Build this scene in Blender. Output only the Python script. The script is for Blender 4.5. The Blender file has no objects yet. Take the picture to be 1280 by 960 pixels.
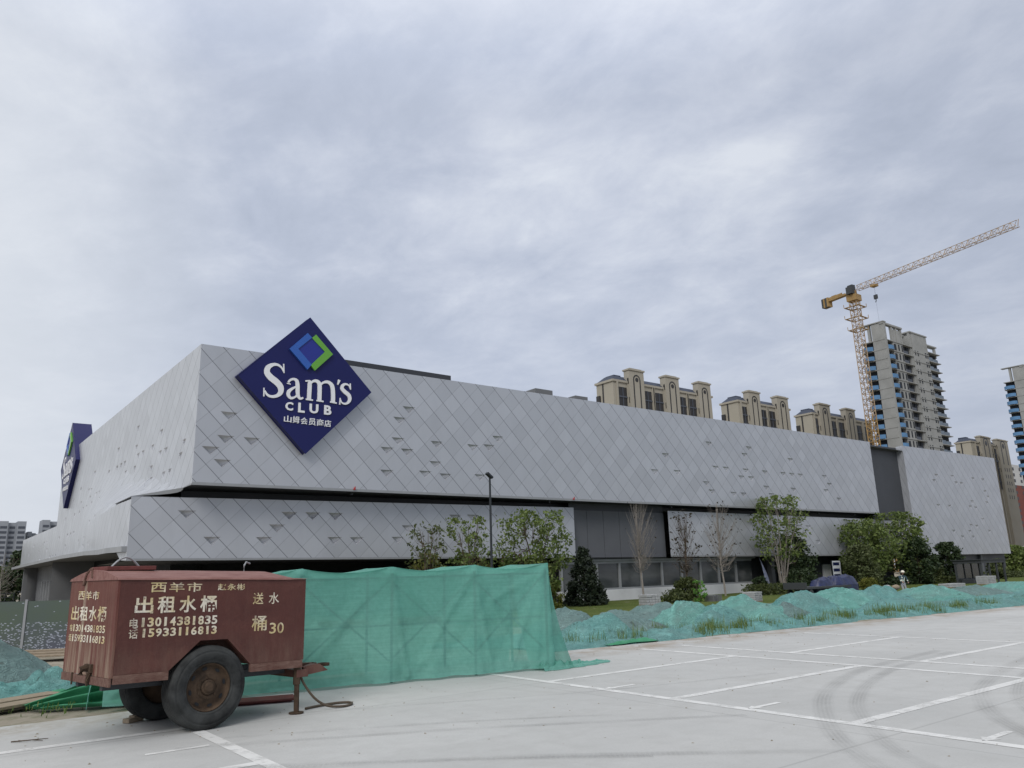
import bpy,bmesh,math,random,mathutils
from mathutils import Vector,Matrix
CAM_LOC=(0,0,1.75)
CAM_ROWS=((0.795203, -0.605659, -0.02881),(-0.122333, -0.206792, 0.970707),(-0.593875, -0.768384, -0.238533))
GLYPH={'S': [[(16.903, 14.166, 0.081), (16.778, 14.38, 0.111), (16.533, 14.524, 0.152), (16.254, 14.505, 0.192), (15.955, 14.296, 0.303), (15.889, 13.976, 0.364), (16.116, 13.696, 0.404), (16.509, 13.435, 0.404), (16.759, 13.156, 0.384), (16.772, 12.846, 0.303), (16.576, 12.617, 0.202), (16.243, 12.517, 0.162), (15.964, 12.597, 0.141), (15.801, 12.833, 0.091)], [(16.893, 14.638, 0.071), (16.938, 14.066, 0.071)], [(15.753, 13.001, 0.071), (15.768, 12.472, 0.071)]], 'a': [[(17.26, 13.405, 0.242), (17.268, 13.469, 0.242)], [(17.224, 13.506, 0.121), (17.343, 13.678, 0.131), (17.551, 13.768, 0.141), (17.757, 13.679, 0.222), (17.821, 13.392, 0.253), (17.834, 13.078, 0.253), (17.877, 12.768, 0.222), (18.012, 12.595, 0.152), (18.212, 12.671, 0.091)], [(17.802, 13.337, 0.091), (17.532, 13.188, 0.141), (17.289, 12.96, 0.222), (17.267, 12.718, 0.222), (17.431, 12.56, 0.162), (17.66, 12.639, 0.121), (17.844, 12.817, 0.101)]], 'm': [[(18.592, 13.829, 0.061), (18.6, 13.595, 0.263), (18.582, 12.586, 0.263)], [(18.302, 13.738, 0.091), (18.604, 13.798, 0.091)], [(18.366, 12.593, 0.091), (18.842, 12.584, 0.091)], [(18.602, 13.542, 0.101), (18.78, 13.768, 0.141), (19.019, 13.83, 0.202), (19.223, 13.674, 0.263), (19.258, 13.249, 0.263), (19.258, 12.578, 0.263)], [(19.06, 12.587, 0.091), (19.534, 12.577, 0.091)], [(19.27, 13.572, 0.101), (19.496, 13.794, 0.141), (19.796, 13.854, 0.202), (20.06, 13.671, 0.263), (20.151, 13.249, 0.263), (20.17, 12.583, 0.263)], [(19.956, 12.602, 0.091), (20.419, 12.567, 0.091)]], "'": [[(20.56, 14.094, 0.162), (20.518, 13.968, 0.131), (20.455, 13.764, 0.051)]], 's': [[(21.333, 13.609, 0.061), (21.236, 13.795, 0.091), (21.026, 13.879, 0.121), (20.82, 13.787, 0.182), (20.757, 13.561, 0.232), (20.946, 13.365, 0.263), (21.216, 13.179, 0.263), (21.303, 12.927, 0.222), (21.192, 12.696, 0.152), (20.965, 12.584, 0.121), (20.746, 12.647, 0.091), (20.662, 12.821, 0.061)], [(21.314, 13.959, 0.061), (21.346, 13.556, 0.061)], [(20.648, 12.928, 0.061), (20.625, 12.493, 0.061)]]}
EMBLEM={'light': [(18.311, 16.815), (17.179, 15.615), (18.374, 14.452), (18.634, 14.811), (17.732, 15.701), (18.606, 16.569)], 'inner': [(18.606, 16.569), (17.732, 15.701), (18.634, 14.811), (19.491, 15.775)], 'green': [(18.864, 16.809), (20.037, 15.693), (18.866, 14.466), (18.581, 14.771), (19.491, 15.775), (18.607, 16.536)]}
CLUB_BOX=[(17.11, 17.59, 11.78, 12.3), (17.92, 18.33, 11.73, 12.33), (18.64, 19.21, 11.76, 12.35), (19.6, 20.08, 11.76, 12.36)]
CN_BOX=[(17.06, 17.52, 11.05, 11.46), (17.6, 18.02, 11.04, 11.47), (18.1, 18.55, 11.02, 11.44), (18.62, 19.07, 11.01, 11.44), (19.14, 19.59, 11.01, 11.44), (19.65, 20.08, 11.0, 11.43)]
VEG={'treeA': (24.33, 40.0, 4.8, 1.33), 'treeB': (27.19, 40.0, 5.19, 1.62), 'treeC': (32.46, 40.0, 5.7, 2.52), 'lowA': (25.54, 42.0, 3.06, 1.38), 'lowB': (29.5, 43.0, 2.96, 1.57), 'lowC': (33.14, 43.0, 3.03, 1.64), 'ball': (33.72, 40.0, 1.14, 0.68), 'conifer': (38.38, 42.0, 3.51, 1.66), 'bare1': (45.95, 43.5, 7.19, 1.41), 'sp2': (51.16, 43.5, 6.56, 1.47), 'bare3': (55.38, 43.0, 7.46, 1.8), 'tree968': (63.77, 43.0, 8.03, 2.69), 'dark990': (66.64, 43.5, 4.4, 1.82), 'ball1000': (65.03, 42.0, 1.44, 1.46), 'ball858': (49.32, 42.0, 1.07, 0.95), 'hedge845': (43.41, 38.0, 0.34, 1.24), 'hedge960': (58.29, 41.0, 0.3, 2.44), 'ball950': (58.9, 42.0, 0.89, 0.69), 'big1080': (80.23, 44.0, 6.33, 2.89), 'big1112': (87.58, 44.0, 7.17, 3.59), 'yel1070': (75.76, 42.0, 3.5, 1.92), 'dark1140': (87.39, 42.0, 4.42, 1.92), 'dark1182': (94.54, 42.0, 3.82, 1.74), 'sm1155': (88.88, 42.0, 2.27, 1.49), 'hed1130': (85.49, 43.0, 0.24, 2.58), 'hed1175': (90.24, 41.0, 0.09, 2.27), 'b1215': (100.4, 42.0, 1.32, 1.04), 'r1262': (128.35, 48.0, 3.67, 2.81), 'r1245': (106.82, 42.0, 1.79, 1.18), 'gold1085': (69.32, 38.0, 0.5, 0.79), 'hed1270': (117.47, 44.0, 0.17, 2.55), 'b1160': (94.59, 44.0, 0.92, 1.3)}
MOUND=[(16.57, 19.0, 0.77, 1.2), (16.97, 17.0, 0.61, 1.41), (23.63, 22.0, 0.59, 1.74), (19.8, 16.8, 0.84, 1.21), (22.88, 17.0, 0.76, 1.63), (27.72, 18.0, 0.87, 1.55), (31.19, 18.5, 0.91, 1.84), (34.86, 19.0, 0.84, 1.81), (38.84, 18.5, 0.79, 2.29), (45.37, 19.0, 0.44, 2.13), (56.71, 21.0, 0.49, 2.81), (20.07, 16.0, 0.67, 0.99), (23.7, 16.2, 0.61, 0.97), (31.49, 16.2, 0.49, 1.59), (36.99, 16.5, 0.38, 1.42), (15.18, 16.2, 0.63, 0.98)]
SKY_SEED=3.0; SKY_ZEN=0.9; SUN_E=1.5; EXPO=0.08
PI=math.pi
rnd=random.Random(7)
scn=bpy.context.scene
COL=scn.collection
def V(*a): return Vector(a)
# ------------------------------------------------------------ mesh builder
class MB:
    def __init__(s): s.v=[];s.f=[];s.m=[];s.uv={}
    def vert(s,p): s.v.append(tuple(p)); return len(s.v)-1
    def face(s,pts,m=0,uv=None):
        i0=len(s.v); s.v+= [tuple(p) for p in pts]; s.f.append(tuple(range(i0,i0+len(pts)))); s.m.append(m)
        if uv: s.uv[len(s.f)-1]=uv
    def box(s,x0,x1,y0,y1,z0,z1,m=0,M=None):
        c=[(x0,y0,z0),(x1,y0,z0),(x1,y1,z0),(x0,y1,z0),(x0,y0,z1),(x1,y0,z1),(x1,y1,z1),(x0,y1,z1)]
        if M is not None: c=[tuple(M@Vector(p)) for p in c]
        i=len(s.v); s.v+=c
        for q in ((0,3,2,1),(4,5,6,7),(0,1,5,4),(1,2,6,5),(2,3,7,6),(3,0,4,7)):
            s.f.append(tuple(i+k for k in q)); s.m.append(m)
    def prism(s,poly,fn,d0,d1,m=0,ms=None):
        """poly of (a,b); fn(a,b,d)->xyz"""
        n=len(poly); i=len(s.v)
        s.v+=[tuple(fn(a,b,d0)) for a,b in poly]+[tuple(fn(a,b,d1)) for a,b in poly]
        tris=mathutils.geometry.tessellate_polygon([[Vector((a,b,0)) for a,b in poly]])
        ar=sum(poly[k][0]*poly[(k+1)%n][1]-poly[(k+1)%n][0]*poly[k][1] for k in range(n))
        for t in tris:
            s.f.append(tuple(i+k for k in t)); s.m.append(m)
            s.f.append(tuple(i+n+k for k in reversed(t))); s.m.append(m)
        for k in range(n):
            k2=(k+1)%n; s.f.append((i+k,i+k2,i+n+k2,i+n+k)); s.m.append(m if ms is None else ms)
    def tube(s,pts,rad,n=6,m=0,cap=True):
        pts=[Vector(p) for p in pts]
        if not hasattr(rad,'__len__'): rad=[rad]*len(pts)
        rings=[]; up=Vector((0.01,0.02,1))
        for k,p in enumerate(pts):
            d=(pts[min(k+1,len(pts)-1)]-pts[max(k-1,0)])
            d=d.normalized() if d.length>1e-9 else Vector((0,0,1))
            a=d.cross(up)
            if a.length<0.15: a=d.cross(Vector((1,0.03,0)))
            a.normalize(); b=d.cross(a)
            i=len(s.v)
            for j in range(n):
                t=2*PI*j/n; s.v.append(tuple(p+(a*math.cos(t)+b*math.sin(t))*rad[k]))
            rings.append(i)
        for r0,r1 in zip(rings,rings[1:]):
            for j in range(n):
                s.f.append((r0+j,r0+(j+1)%n,r1+(j+1)%n,r1+j)); s.m.append(m)
        if cap:
            s.f.append(tuple(rings[0]+j for j in reversed(range(n)))); s.m.append(m)
            s.f.append(tuple(rings[-1]+j for j in range(n))); s.m.append(m)
    def lathe(s,prof,fn,n=40,m=0,close=False):
        """prof of (r,h); fn(x,y,h)->xyz with x,y on the circle"""
        rings=[]
        for r,h in prof:
            i=len(s.v)
            for j in range(n):
                t=2*PI*j/n; s.v.append(tuple(fn(r*math.cos(t),r*math.sin(t),h)))
            rings.append(i)
        pr=list(zip(rings,rings[1:]))
        if close: pr.append((rings[-1],rings[0]))
        for r0,r1 in pr:
            for j in range(n):
                s.f.append((r0+j,r0+(j+1)%n,r1+(j+1)%n,r1+j)); s.m.append(m)
    def grid(s,nu,nv,fn,m=0,uvf=None):
        i=len(s.v)
        for a in range(nu+1):
            for b in range(nv+1): s.v.append(tuple(fn(a/nu,b/nv)))
        for a in range(nu):
            for b in range(nv):
                k=i+a*(nv+1)+b; s.f.append((k,k+nv+1,k+nv+2,k+1)); s.m.append(m)
                if uvf: s.uv[len(s.f)-1]=[uvf(x/nu,y/nv) for x,y in ((a,b),(a+1,b),(a+1,b+1),(a,b+1))]
def obj(name,mb,mats,parent=None,smooth=False,world=False,loc=None,bevel=0,fix=False):
    me=bpy.data.meshes.new(name)
    off=Vector((0,0,0))
    if parent is not None and world: off=parent.location if parent.parent is None else parent.parent.location
    if loc is not None: off=Vector(loc)
    vs=[tuple(Vector(p)-off) for p in mb.v] if off.length>0 else mb.v
    me.from_pydata(vs,[],mb.f)
    if not isinstance(mats,(list,tuple)): mats=[mats]
    for m in mats: me.materials.append(m)
    me.polygons.foreach_set('material_index',mb.m)
    if mb.uv:
        ul=me.uv_layers.new(name='UVMap')
        for fi,uv in mb.uv.items():
            ls=me.polygons[fi].loop_start
            for k,c in enumerate(uv): ul.data[ls+k].uv=c
    if smooth: me.polygons.foreach_set('use_smooth',[True]*len(mb.f))
    me.update()
    if fix:
        bm=bmesh.new(); bm.from_mesh(me); bmesh.ops.remove_doubles(bm,verts=bm.verts,dist=1e-4); bmesh.ops.recalc_face_normals(bm,faces=bm.faces); bm.to_mesh(me); bm.free()
    o=bpy.data.objects.new(name,me); COL.objects.link(o)
    if parent is not None: o.parent=parent
    if loc is not None: o.location=loc
    if bevel:
        b=o.modifiers.new('bevel','BEVEL'); b.width=bevel; b.segments=2; b.limit_method='ANGLE'
    return o
def tag(o,label=None,cat=None,group=None,kind=None):
    if label: o['label']=label
    if cat: o['category']=cat
    if group: o['group']=group
    if kind: o['kind']=kind
    return o
def thing(name,label,cat,loc,rz=0,group=None):
    o=bpy.data.objects.new(name,None); COL.objects.link(o); o.location=loc; o.rotation_euler=(0,0,rz); o.empty_display_size=.2
    return tag(o,label,cat,group)
def fbm(x,y,z=0,o=4):
    return mathutils.noise.fractal(Vector((x,y,z)),1.0,2.0,o)
def nz(x,y,z=0): return mathutils.noise.noise(Vector((x,y,z)))
# ------------------------------------------------------------ materials
def mat(name):
    m=bpy.data.materials.new(name); m.use_nodes=True; nt=m.node_tree; nt.nodes.clear()
    return m,nt
class NT:
    def __init__(s,nt): s.nt=nt
    def n(s,t,**k):
        nd=s.nt.nodes.new(t)
        for a,b in k.items(): setattr(nd,a,b)
        return nd
    def l(s,a,b): s.nt.links.new(a,b)
    def inp(s,sock,v):
        if isinstance(v,bpy.types.NodeSocket): s.l(v,sock)
        elif v is not None: sock.default_value=v
    def math(s,op,a,b=None,c=None,clamp=False):
        nd=s.n('ShaderNodeMath',operation=op,use_clamp=clamp)
        for k,v in enumerate((a,b,c)):
            if v is not None: s.inp(nd.inputs[k],v)
        return nd.outputs[0]
    def vmath(s,op,a,b=None):
        nd=s.n('ShaderNodeVectorMath',operation=op)
        for k,v in enumerate((a,b)):
            if v is not None: s.inp(nd.inputs[k],v)
        return nd.outputs['Value'] if op in('DOT_PRODUCT','LENGTH') else nd.outputs[0]
    def noise(s,vec,scale,detail=4,rough=.55,dist=0,dim='3D'):
        nd=s.n('ShaderNodeTexNoise',noise_dimensions=dim); s.inp(nd.inputs['Vector'],vec); nd.inputs['Scale'].default_value=scale
        nd.inputs['Detail'].default_value=detail; nd.inputs['Roughness'].default_value=rough; nd.inputs['Distortion'].default_value=dist
        return nd.outputs['Fac']
    def ramp(s,f,stops):
        nd=s.n('ShaderNodeValToRGB'); s.inp(nd.inputs[0],f); cr=nd.color_ramp
        while len(cr.elements)<len(stops): cr.elements.new(.5)
        for e,(p,c) in zip(cr.elements,stops):
            e.position=p; e.color=(c,c,c,1) if not hasattr(c,'__len__') else (*c[:3],1)
        return nd.outputs[0]
    def mix(s,f,a,b,mode='MIX'):
        nd=s.n('ShaderNodeMix',data_type='RGBA',blend_type=mode)
        s.inp(nd.inputs[0],f)
        for k,v in ((6,a),(7,b)):
            if not isinstance(v,bpy.types.NodeSocket): v=(*v[:3],1)
            s.inp(nd.inputs[k],v)
        return nd.outputs[2]
    def obj(s): return s.n('ShaderNodeTexCoord').outputs['Object']
    def geo(s): return s.n('ShaderNodeNewGeometry')
    def map(s,v,scale=(1,1,1),loc=(0,0,0),rot=(0,0,0)):
        nd=s.n('ShaderNodeMapping'); s.l(v,nd.inputs[0]); nd.inputs['Scale'].default_value=scale; nd.inputs['Location'].default_value=loc; nd.inputs['Rotation'].default_value=rot
        return nd.outputs[0]
    def bump(s,h,strength=.3,dist=.02,normal=None):
        nd=s.n('ShaderNodeBump'); nd.inputs['Strength'].default_value=strength; nd.inputs['Distance'].default_value=dist; s.l(h,nd.inputs['Height'])
        if normal: s.l(normal,nd.inputs['Normal'])
        return nd.outputs[0]
    def bsdf(s,col,rough=.6,metal=0,spec=.5,normal=None,out=True):
        b=s.n('ShaderNodeBsdfPrincipled')
        if isinstance(col,bpy.types.NodeSocket): s.l(col,b.inputs['Base Color'])
        else: b.inputs['Base Color'].default_value=(*col[:3],1)
        s.inp(b.inputs['Roughness'],rough); s.inp(b.inputs['Metallic'],metal); b.inputs['Specular IOR Level'].default_value=spec
        if normal: s.l(normal,b.inputs['Normal'])
        if out: s.out(b.outputs[0])
        return b.outputs[0]
    def out(s,sh):
        o=s.n('ShaderNodeOutputMaterial'); s.l(sh,o.inputs['Surface'])
def simple(name,c1,c2=None,scale=3,rough=.6,metal=0,spec=.4,bump=0,bscale=None,stretch=(1,1,1)):
    m,nt=mat(name); N=NT(nt)
    if c2 is None: c2=tuple(x*.82 for x in c1)
    v=N.map(N.obj(),stretch); f=N.noise(v,scale,6,.6)
    f2=N.ramp(f,[(.3,0.),(.7,1.)])
    nrm=None
    if bump: nrm=N.bump(N.noise(v,bscale or scale*4,5,.6),bump,.02)
    N.bsdf(N.mix(f2,c1,c2),N.math('MULTIPLY_ADD',f,.2,rough-.1),metal,spec,nrm)
    return m
MT={}
MT['steel_white']=simple('white_paint',(.75,.75,.74),(.6,.6,.58),2)
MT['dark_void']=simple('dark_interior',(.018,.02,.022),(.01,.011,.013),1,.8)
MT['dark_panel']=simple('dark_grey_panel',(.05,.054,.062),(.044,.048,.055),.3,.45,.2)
MT['grey_panel']=simple('grey_panel',(.115,.12,.132),(.1,.105,.116),.4,.5)
MT['mid_grey']=simple('mid_grey_render',(.16,.165,.17),(.13,.135,.14),.5,.7)
MT['plinth']=simple('white_plinth',(.62,.63,.64),(.5,.51,.52),.6,.7)
MT['frame']=simple('aluminium_frame',(.33,.34,.35),(.28,.29,.3),1,.45,.3)
MT['navy']=simple('navy_sign_paint',(.012,.015,.095),(.010,.013,.085),.5,.45,0,.25)
MT['white_letter']=simple('white_letter',(.78,.79,.8),(.72,.73,.75),1,.4)
MT['blue1']=simple('light_blue_emblem',(.03,.11,.42),(.028,.1,.38),1,.35)
MT['blue2']=simple('royal_blue_emblem',(.018,.03,.24),(.016,.028,.22),1,.35)
MT['green1']=simple('green_emblem',(.13,.36,.05),(.12,.33,.045),1,.35)
MT['lamp']=simple('dark_lamp_paint',(.03,.035,.04),(.025,.03,.034),2,.5,.3)
MT['rubber']=None
MT['bark']=simple('bark',(.13,.1,.075),(.07,.055,.042),9,.9,0,.2,.5)
MT['pale_bark']=simple('pale_bark',(.3,.27,.24),(.2,.18,.16),9,.9,0,.2,.4)
MT['wood']=simple('weathered_wood',(.33,.27,.2),(.2,.16,.115),4,.85,0,.2,.4,None,(1,6,6))
MT['concrete_grey']=simple('tower_concrete',(.33,.335,.325),(.25,.255,.245),.25,.9,0,.2)
MT['tower_dark']=simple('tower_opening',(.03,.035,.045),(.02,.024,.03),.5,.9)
MT['tower_slate']=simple('slate_safety_panel',(.17,.21,.26),(.13,.16,.2),.4,.8)
MT['tower_blue']=simple('blue_safety_panel',(.11,.24,.42),(.085,.19,.34),.4,.8)
MT['beige']=simple('beige_stone_cladding',(.37,.34,.28),(.33,.31,.255),.12,.85)
MT['beige_trim']=simple('beige_trim',(.36,.335,.28),(.33,.305,.25),.2,.85)
MT['slate']=simple('slate_roof',(.04,.052,.085),(.03,.04,.065),.4,.6)
MT['win_dark']=simple('dark_window_bay',(.035,.033,.032),(.025,.024,.024),.5,.4)
MT['crane_yel']=simple('crane_yellow_steel',(.36,.235,.09),(.27,.17,.065),.5,.6)
MT['crane_pale']=simple('crane_faded_steel',(.42,.31,.2),(.33,.24,.15),.5,.6)
MT['crane_dark']=simple('crane_dark_steel',(.05,.055,.06),None,.5,.6)
MT['brick_red']=simple('red_facade',(.19,.06,.045),(.16,.05,.04),.2,.9)
MT['tower_white']=simple('pale_render',(.5,.5,.49),(.45,.45,.44),.2,.9)
MT['tower_grey']=simple('grey_render',(.3,.32,.35),(.26,.28,.31),.15,.9)
MT['tower_greyd']=simple('grey_window_band',(.08,.09,.11),(.06,.07,.09),.15,.6)
MT['tarp']=simple('blue_tarpaulin',(.012,.022,.10),(.008,.011,.04),2.5,.4,0,.6,.8)
MT['paver']=simple('stacked_pavers',(.42,.43,.44),(.3,.31,.32),3,.9,0,.2,.4)
MT['white_bag']=simple('white_plastic',(.7,.72,.76),(.55,.58,.62),4,.4)
MT['skin']=simple('skin',(.35,.2,.14),(.3,.17,.12),10,.6)
MT['trouser']=simple('pale_trousers',(.36,.36,.38),(.28,.28,.3),5,.9)
MT['shirt']=simple('dark_teal_jacket',(.04,.07,.09),(.03,.05,.07),5,.9)
MT['vest']=simple('pale_reflective_strip',(.6,.65,.55),None,5,.6)
MT['helmet']=simple('white_helmet',(.75,.72,.6),None,5,.4)
MT['hose']=simple('brown_hose',(.1,.075,.05),(.06,.045,.03),8,.6)
MT['red_plate']=simple('rusty_red_plate',(.17,.05,.045),(.10,.04,.035),4,.8,0,.3,.4)
MT['pole']=simple('scaffold_tube',(.04,.04,.04),(.06,.04,.03),3,.6,.4)
MT['warn']=simple('red_warning_marker',(.5,.03,.03),None,3,.5)
# --- metal diamond cladding (pattern read from the facade's own metre UV)
def cladding(name,base,tint=.02,dark=.5):
    m,nt=mat(name); N=NT(nt)
    uv=N.n('ShaderNodeUVMap').outputs[0]; sp=N.n('ShaderNodeSeparateXYZ'); N.l(uv,sp.inputs[0]); u,z=sp.outputs[0],sp.outputs[1]
    D=1.51
    a=N.math('DIVIDE',N.math('ADD',u,z),D); b=N.math('DIVIDE',N.math('SUBTRACT',u,z),D)
    fa=N.math('FRACT',a); fb=N.math('FRACT',b)
    ea=N.math('ABSOLUTE',N.math('SUBTRACT',fa,.5)); eb=N.math('ABSOLUTE',N.math('SUBTRACT',fb,.5))
    la=N.ramp(ea,[(.478,0.),(.486,1.)]); lb=N.ramp(eb,[(.484,0.),(.494,1.)])
    cv=N.n('ShaderNodeCombineXYZ'); N.l(N.math('FLOOR',a),cv.inputs[0]); N.l(N.math('FLOOR',b),cv.inputs[1])
    wn=N.n('ShaderNodeTexWhiteNoise',noise_dimensions='3D'); N.l(cv.outputs[0],wn.inputs[0])
    # strip tone (panels of one strip come from one batch)
    wn2=N.n('ShaderNodeTexWhiteNoise',noise_dimensions='1D'); N.l(N.math('FLOOR',a),wn2.inputs['W'])
    big=N.noise(N.map(uv,(.08,.12,1)),1,4,.5)
    c0=tuple(x*1.05 for x in base); c1=tuple(x*.92 for x in base)
    col=N.mix(wn.outputs['Value'],c0,c1)
    col=N.mix(N.math('MULTIPLY',wn2.outputs['Value'],.35),col,tuple(x*.9 for x in base))
    # soft darker streaks scattered over the panels by stretched noise
    col=N.mix(N.math('MULTIPLY',N.ramp(N.noise(N.map(uv,(.9,.25,1)),1.2,6,.65),[(.45,0.),(.8,1.)]),.22),col,tuple(x*.72 for x in base))
    col=N.mix(N.math('MULTIPLY',la,.7),col,(.05,.053,.06)); col=N.mix(N.math('MULTIPLY',lb,.36),col,(.05,.052,.056))
    g=N.geo()
    tl=N.vmath('SCALE',N.vmath('SUBTRACT',wn.outputs['Color'],(.5,.5,.5))); tl.node.inputs['Scale'].default_value=.026
    nv=N.vmath('NORMALIZE',N.vmath('ADD',g.outputs['Normal'],tl))
    wob=N.bump(N.noise(uv,.7,3,.5),.06,.2,nv)
    ro=N.math('MULTIPLY_ADD',N.noise(uv,.4,4,.6),.16,.28)
    N.bsdf(col,ro,.4,.5,wob)
    return m
MT['clad']=cladding('silver_diamond_cladding',(.475,.49,.52))
# --- glass of the shop front: dark, mirror like
def glass():
    m,nt=mat('shop_glass'); N=NT(nt)
    v=N.map(N.obj(),(.25,.25,.6)); f=N.noise(v,1.2,4,.55)
    N.bsdf(N.mix(N.ramp(f,[(.35,0.),(.7,1.)]),(.035,.04,.042),(.09,.1,.1)),.12,0,.75,N.bump(N.noise(N.obj(),.5,2),.03,.2))
    return m
MT['glass']=glass()
def concrete_lot():
    m,nt=mat('lot_concrete'); N=NT(nt); g=N.geo(); P=g.outputs['Position']
    n1=N.noise(P,.28,6,.6); n2=N.noise(P,2.2,8,.65,.3); n3=N.noise(P,38,3,.6); n4=N.noise(N.map(P,(.5,1.6,1),rot=(0,0,.6)),.8,7,.62,.6)
    col=N.mix(N.ramp(n1,[(.3,0.),(.7,1.)]),(.42,.424,.415),(.50,.502,.49))
    col=N.mix(N.math('MULTIPLY',N.ramp(n2,[(.42,0.),(.75,1.)]),.4),col,(.33,.33,.32))
    col=N.mix(N.math('MULTIPLY',N.ramp(n4,[(.5,0.),(.72,1.)]),.28),col,(.53,.53,.515))
    col=N.mix(N.math('MULTIPLY',N.ramp(n3,[(.35,1.),(.5,0.)]),.2),col,(.3,.3,.295))
    sp=N.n('ShaderNodeSeparateXYZ'); N.l(P,sp.inputs[0])
    wc=N.n('ShaderNodeCombineXYZ'); N.l(N.math('FLOOR',N.math('DIVIDE',N.math('ADD',sp.outputs[0],4.7),5.2)),wc.inputs[0]); N.l(N.math('FLOOR',N.math('DIVIDE',N.math('ADD',sp.outputs[1],4.4),6.0)),wc.inputs[1]); wt=N.n('ShaderNodeTexWhiteNoise',noise_dimensions='3D'); N.l(wc.outputs[0],wt.inputs[0]); col=N.mix(N.math('MULTIPLY',wt.outputs['Value'],.3),col,(.36,.36,.35))
    n5=N.ramp(N.noise(P,.7,8,.72,.9),[(.56,0.),(.64,1.)]); col=N.mix(N.math('MULTIPLY',n5,.3),col,(.36,.355,.335))
    # slab joints every 5 m / 6 m
    def joint(c,per,off,w):
        fr=N.math('FRACT',N.math('DIVIDE',N.math('ADD',c,off),per)); e=N.math('ABSOLUTE',N.math('SUBTRACT',fr,.5))
        return N.ramp(e,[(.5-w/per,0.),(.5-w/per*.5,1.)])
    j=N.math('MAXIMUM',joint(sp.outputs[0],5.2,2.1,.012),joint(sp.outputs[1],6.0,1.4,.012))
    col=N.mix(N.math('MULTIPLY',j,.4),col,(.2,.2,.195))
    # soil washed over the far edge of the slab
    ed=N.math('ADD',sp.outputs[1],N.math('MULTIPLY',sp.outputs[0],.045))
    dm=N.math('MULTIPLY',N.ramp(N.math('SUBTRACT',ed,13.2),[(0,0.),(.9,1.)]),N.ramp(N.noise(P,1.3,7,.7,.4),[(.4,0.),(.6,1.)]))
    dl=N.math('MULTIPLY',N.ramp(N.math('ADD',N.math('MULTIPLY',sp.outputs[0],-.22),N.math('SUBTRACT',sp.outputs[1],11.2)),[(0,0.),(1.,1.)]),N.ramp(N.noise(P,1.9,7,.7,.5),[(.42,0.),(.6,1.)]))
    dl=N.math('MULTIPLY',dl,N.ramp(sp.outputs[0],[(0,1.),(1,1.)]))
    lim=N.math('LESS_THAN',sp.outputs[0],4.6)
    col=N.mix(N.math('MULTIPLY',dm,.8),col,(.27,.215,.155)); col=N.mix(N.math('MULTIPLY',N.math('MULTIPLY',dl,lim),.75),col,(.29,.25,.19))
    bm=N.bump(N.math('MULTIPLY_ADD',n3,.4,n2),.18,.01)
    N.bsdf(col,N.math('MULTIPLY_ADD',n2,.3,.55),0,.35,bm)
    return m
MT['lot']=concrete_lot()
def paint_line():
    m,nt=mat('road_marking_white'); N=NT(nt); P=N.geo().outputs['Position']
    w=N.ramp(N.noise(P,2.2,8,.72),[(.30,0.),(.5,1.)])
    col=N.mix(N.ramp(N.noise(P,1.5,5,.6),[(.3,0.),(.7,1.)]),(.76,.76,.745),(.66,.66,.645))
    b=N.bsdf(col,.6,0,.3,None,False); t=N.n('ShaderNodeBsdfTransparent')
    mx=N.n('ShaderNodeMixShader'); N.l(N.math('MULTIPLY_ADD',w,.6,.3),mx.inputs[0]); N.l(t.outputs[0],mx.inputs[1]); N.l(b,mx.inputs[2]); N.out(mx.outputs[0])
    return m
MT['line']=paint_line()
def tyre_mark():
    m,nt=mat('tyre_rubber_mark'); N=NT(nt); P=N.geo().outputs['Position']
    uv=N.n('ShaderNodeUVMap').outputs[0]; sp=N.n('ShaderNodeSeparateXYZ'); N.l(uv,sp.inputs[0])
    e=N.math('ABSOLUTE',N.math('SUBTRACT',sp.outputs[1],.5))
    soft=N.ramp(e,[(.2,1.),(.5,0.)])
    rib=N.math('MULTIPLY_ADD',N.math('SINE',N.math('MULTIPLY',sp.outputs[1],38)),.25,.75)
    tr=N.math('MULTIPLY_ADD',N.math('SINE',N.math('MULTIPLY',sp.outputs[0],90)),.15,.85)
    f=N.math('MULTIPLY',N.math('MULTIPLY',soft,N.math('MULTIPLY',rib,tr)),N.ramp(N.noise(P,.9,6,.65),[(.36,.08),(.68,.62)]))
    f=N.math('MULTIPLY',f,sp.outputs[2]) if False else f
    b=N.bsdf((.09,.09,.088),.8,0,.2,None,False); t=N.n('ShaderNodeBsdfTransparent'); mx=N.n('ShaderNodeMixShader')
    N.l(N.math('MULTIPLY',f,.36),mx.inputs[0]); N.l(t.outputs[0],mx.inputs[1]); N.l(b,mx.inputs[2]); N.out(mx.outputs[0])
    return m
MT['track']=tyre_mark()
def soil():
    m,nt=mat('bare_soil'); N=NT(nt); P=N.geo().outputs['Position']
    f=N.noise(P,.5,8,.65); f2=N.noise(P,3.,8,.7)
    col=N.mix(N.ramp(f,[(.35,0.),(.65,1.)]),(.25,.22,.175),(.34,.31,.255)); col=N.mix(N.math('MULTIPLY',N.ramp(f2,[(.5,0.),(.65,1.)]),.5),col,(.1,.11,.05))
    N.bsdf(col,.95,0,.1,N.bump(f2,.6,.08))
    return m
MT['soil']=soil()
def lawn():
    m,nt=mat('mown_lawn'); N=NT(nt); P=N.geo().outputs['Position']
    f=N.noise(P,.35,6,.6); f2=N.noise(P,9,6,.75)
    col=N.mix(N.ramp(f,[(.35,0.),(.65,1.)]),(.09,.125,.03),(.14,.165,.05)); col=N.mix(N.math('MULTIPLY',N.ramp(f2,[(.35,1.),(.6,0.)]),.6),col,(.04,.06,.018))
    N.bsdf(col,.95,0,.1,N.bump(f2,.8,.1))
    return m
MT['lawn']=lawn()
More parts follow.
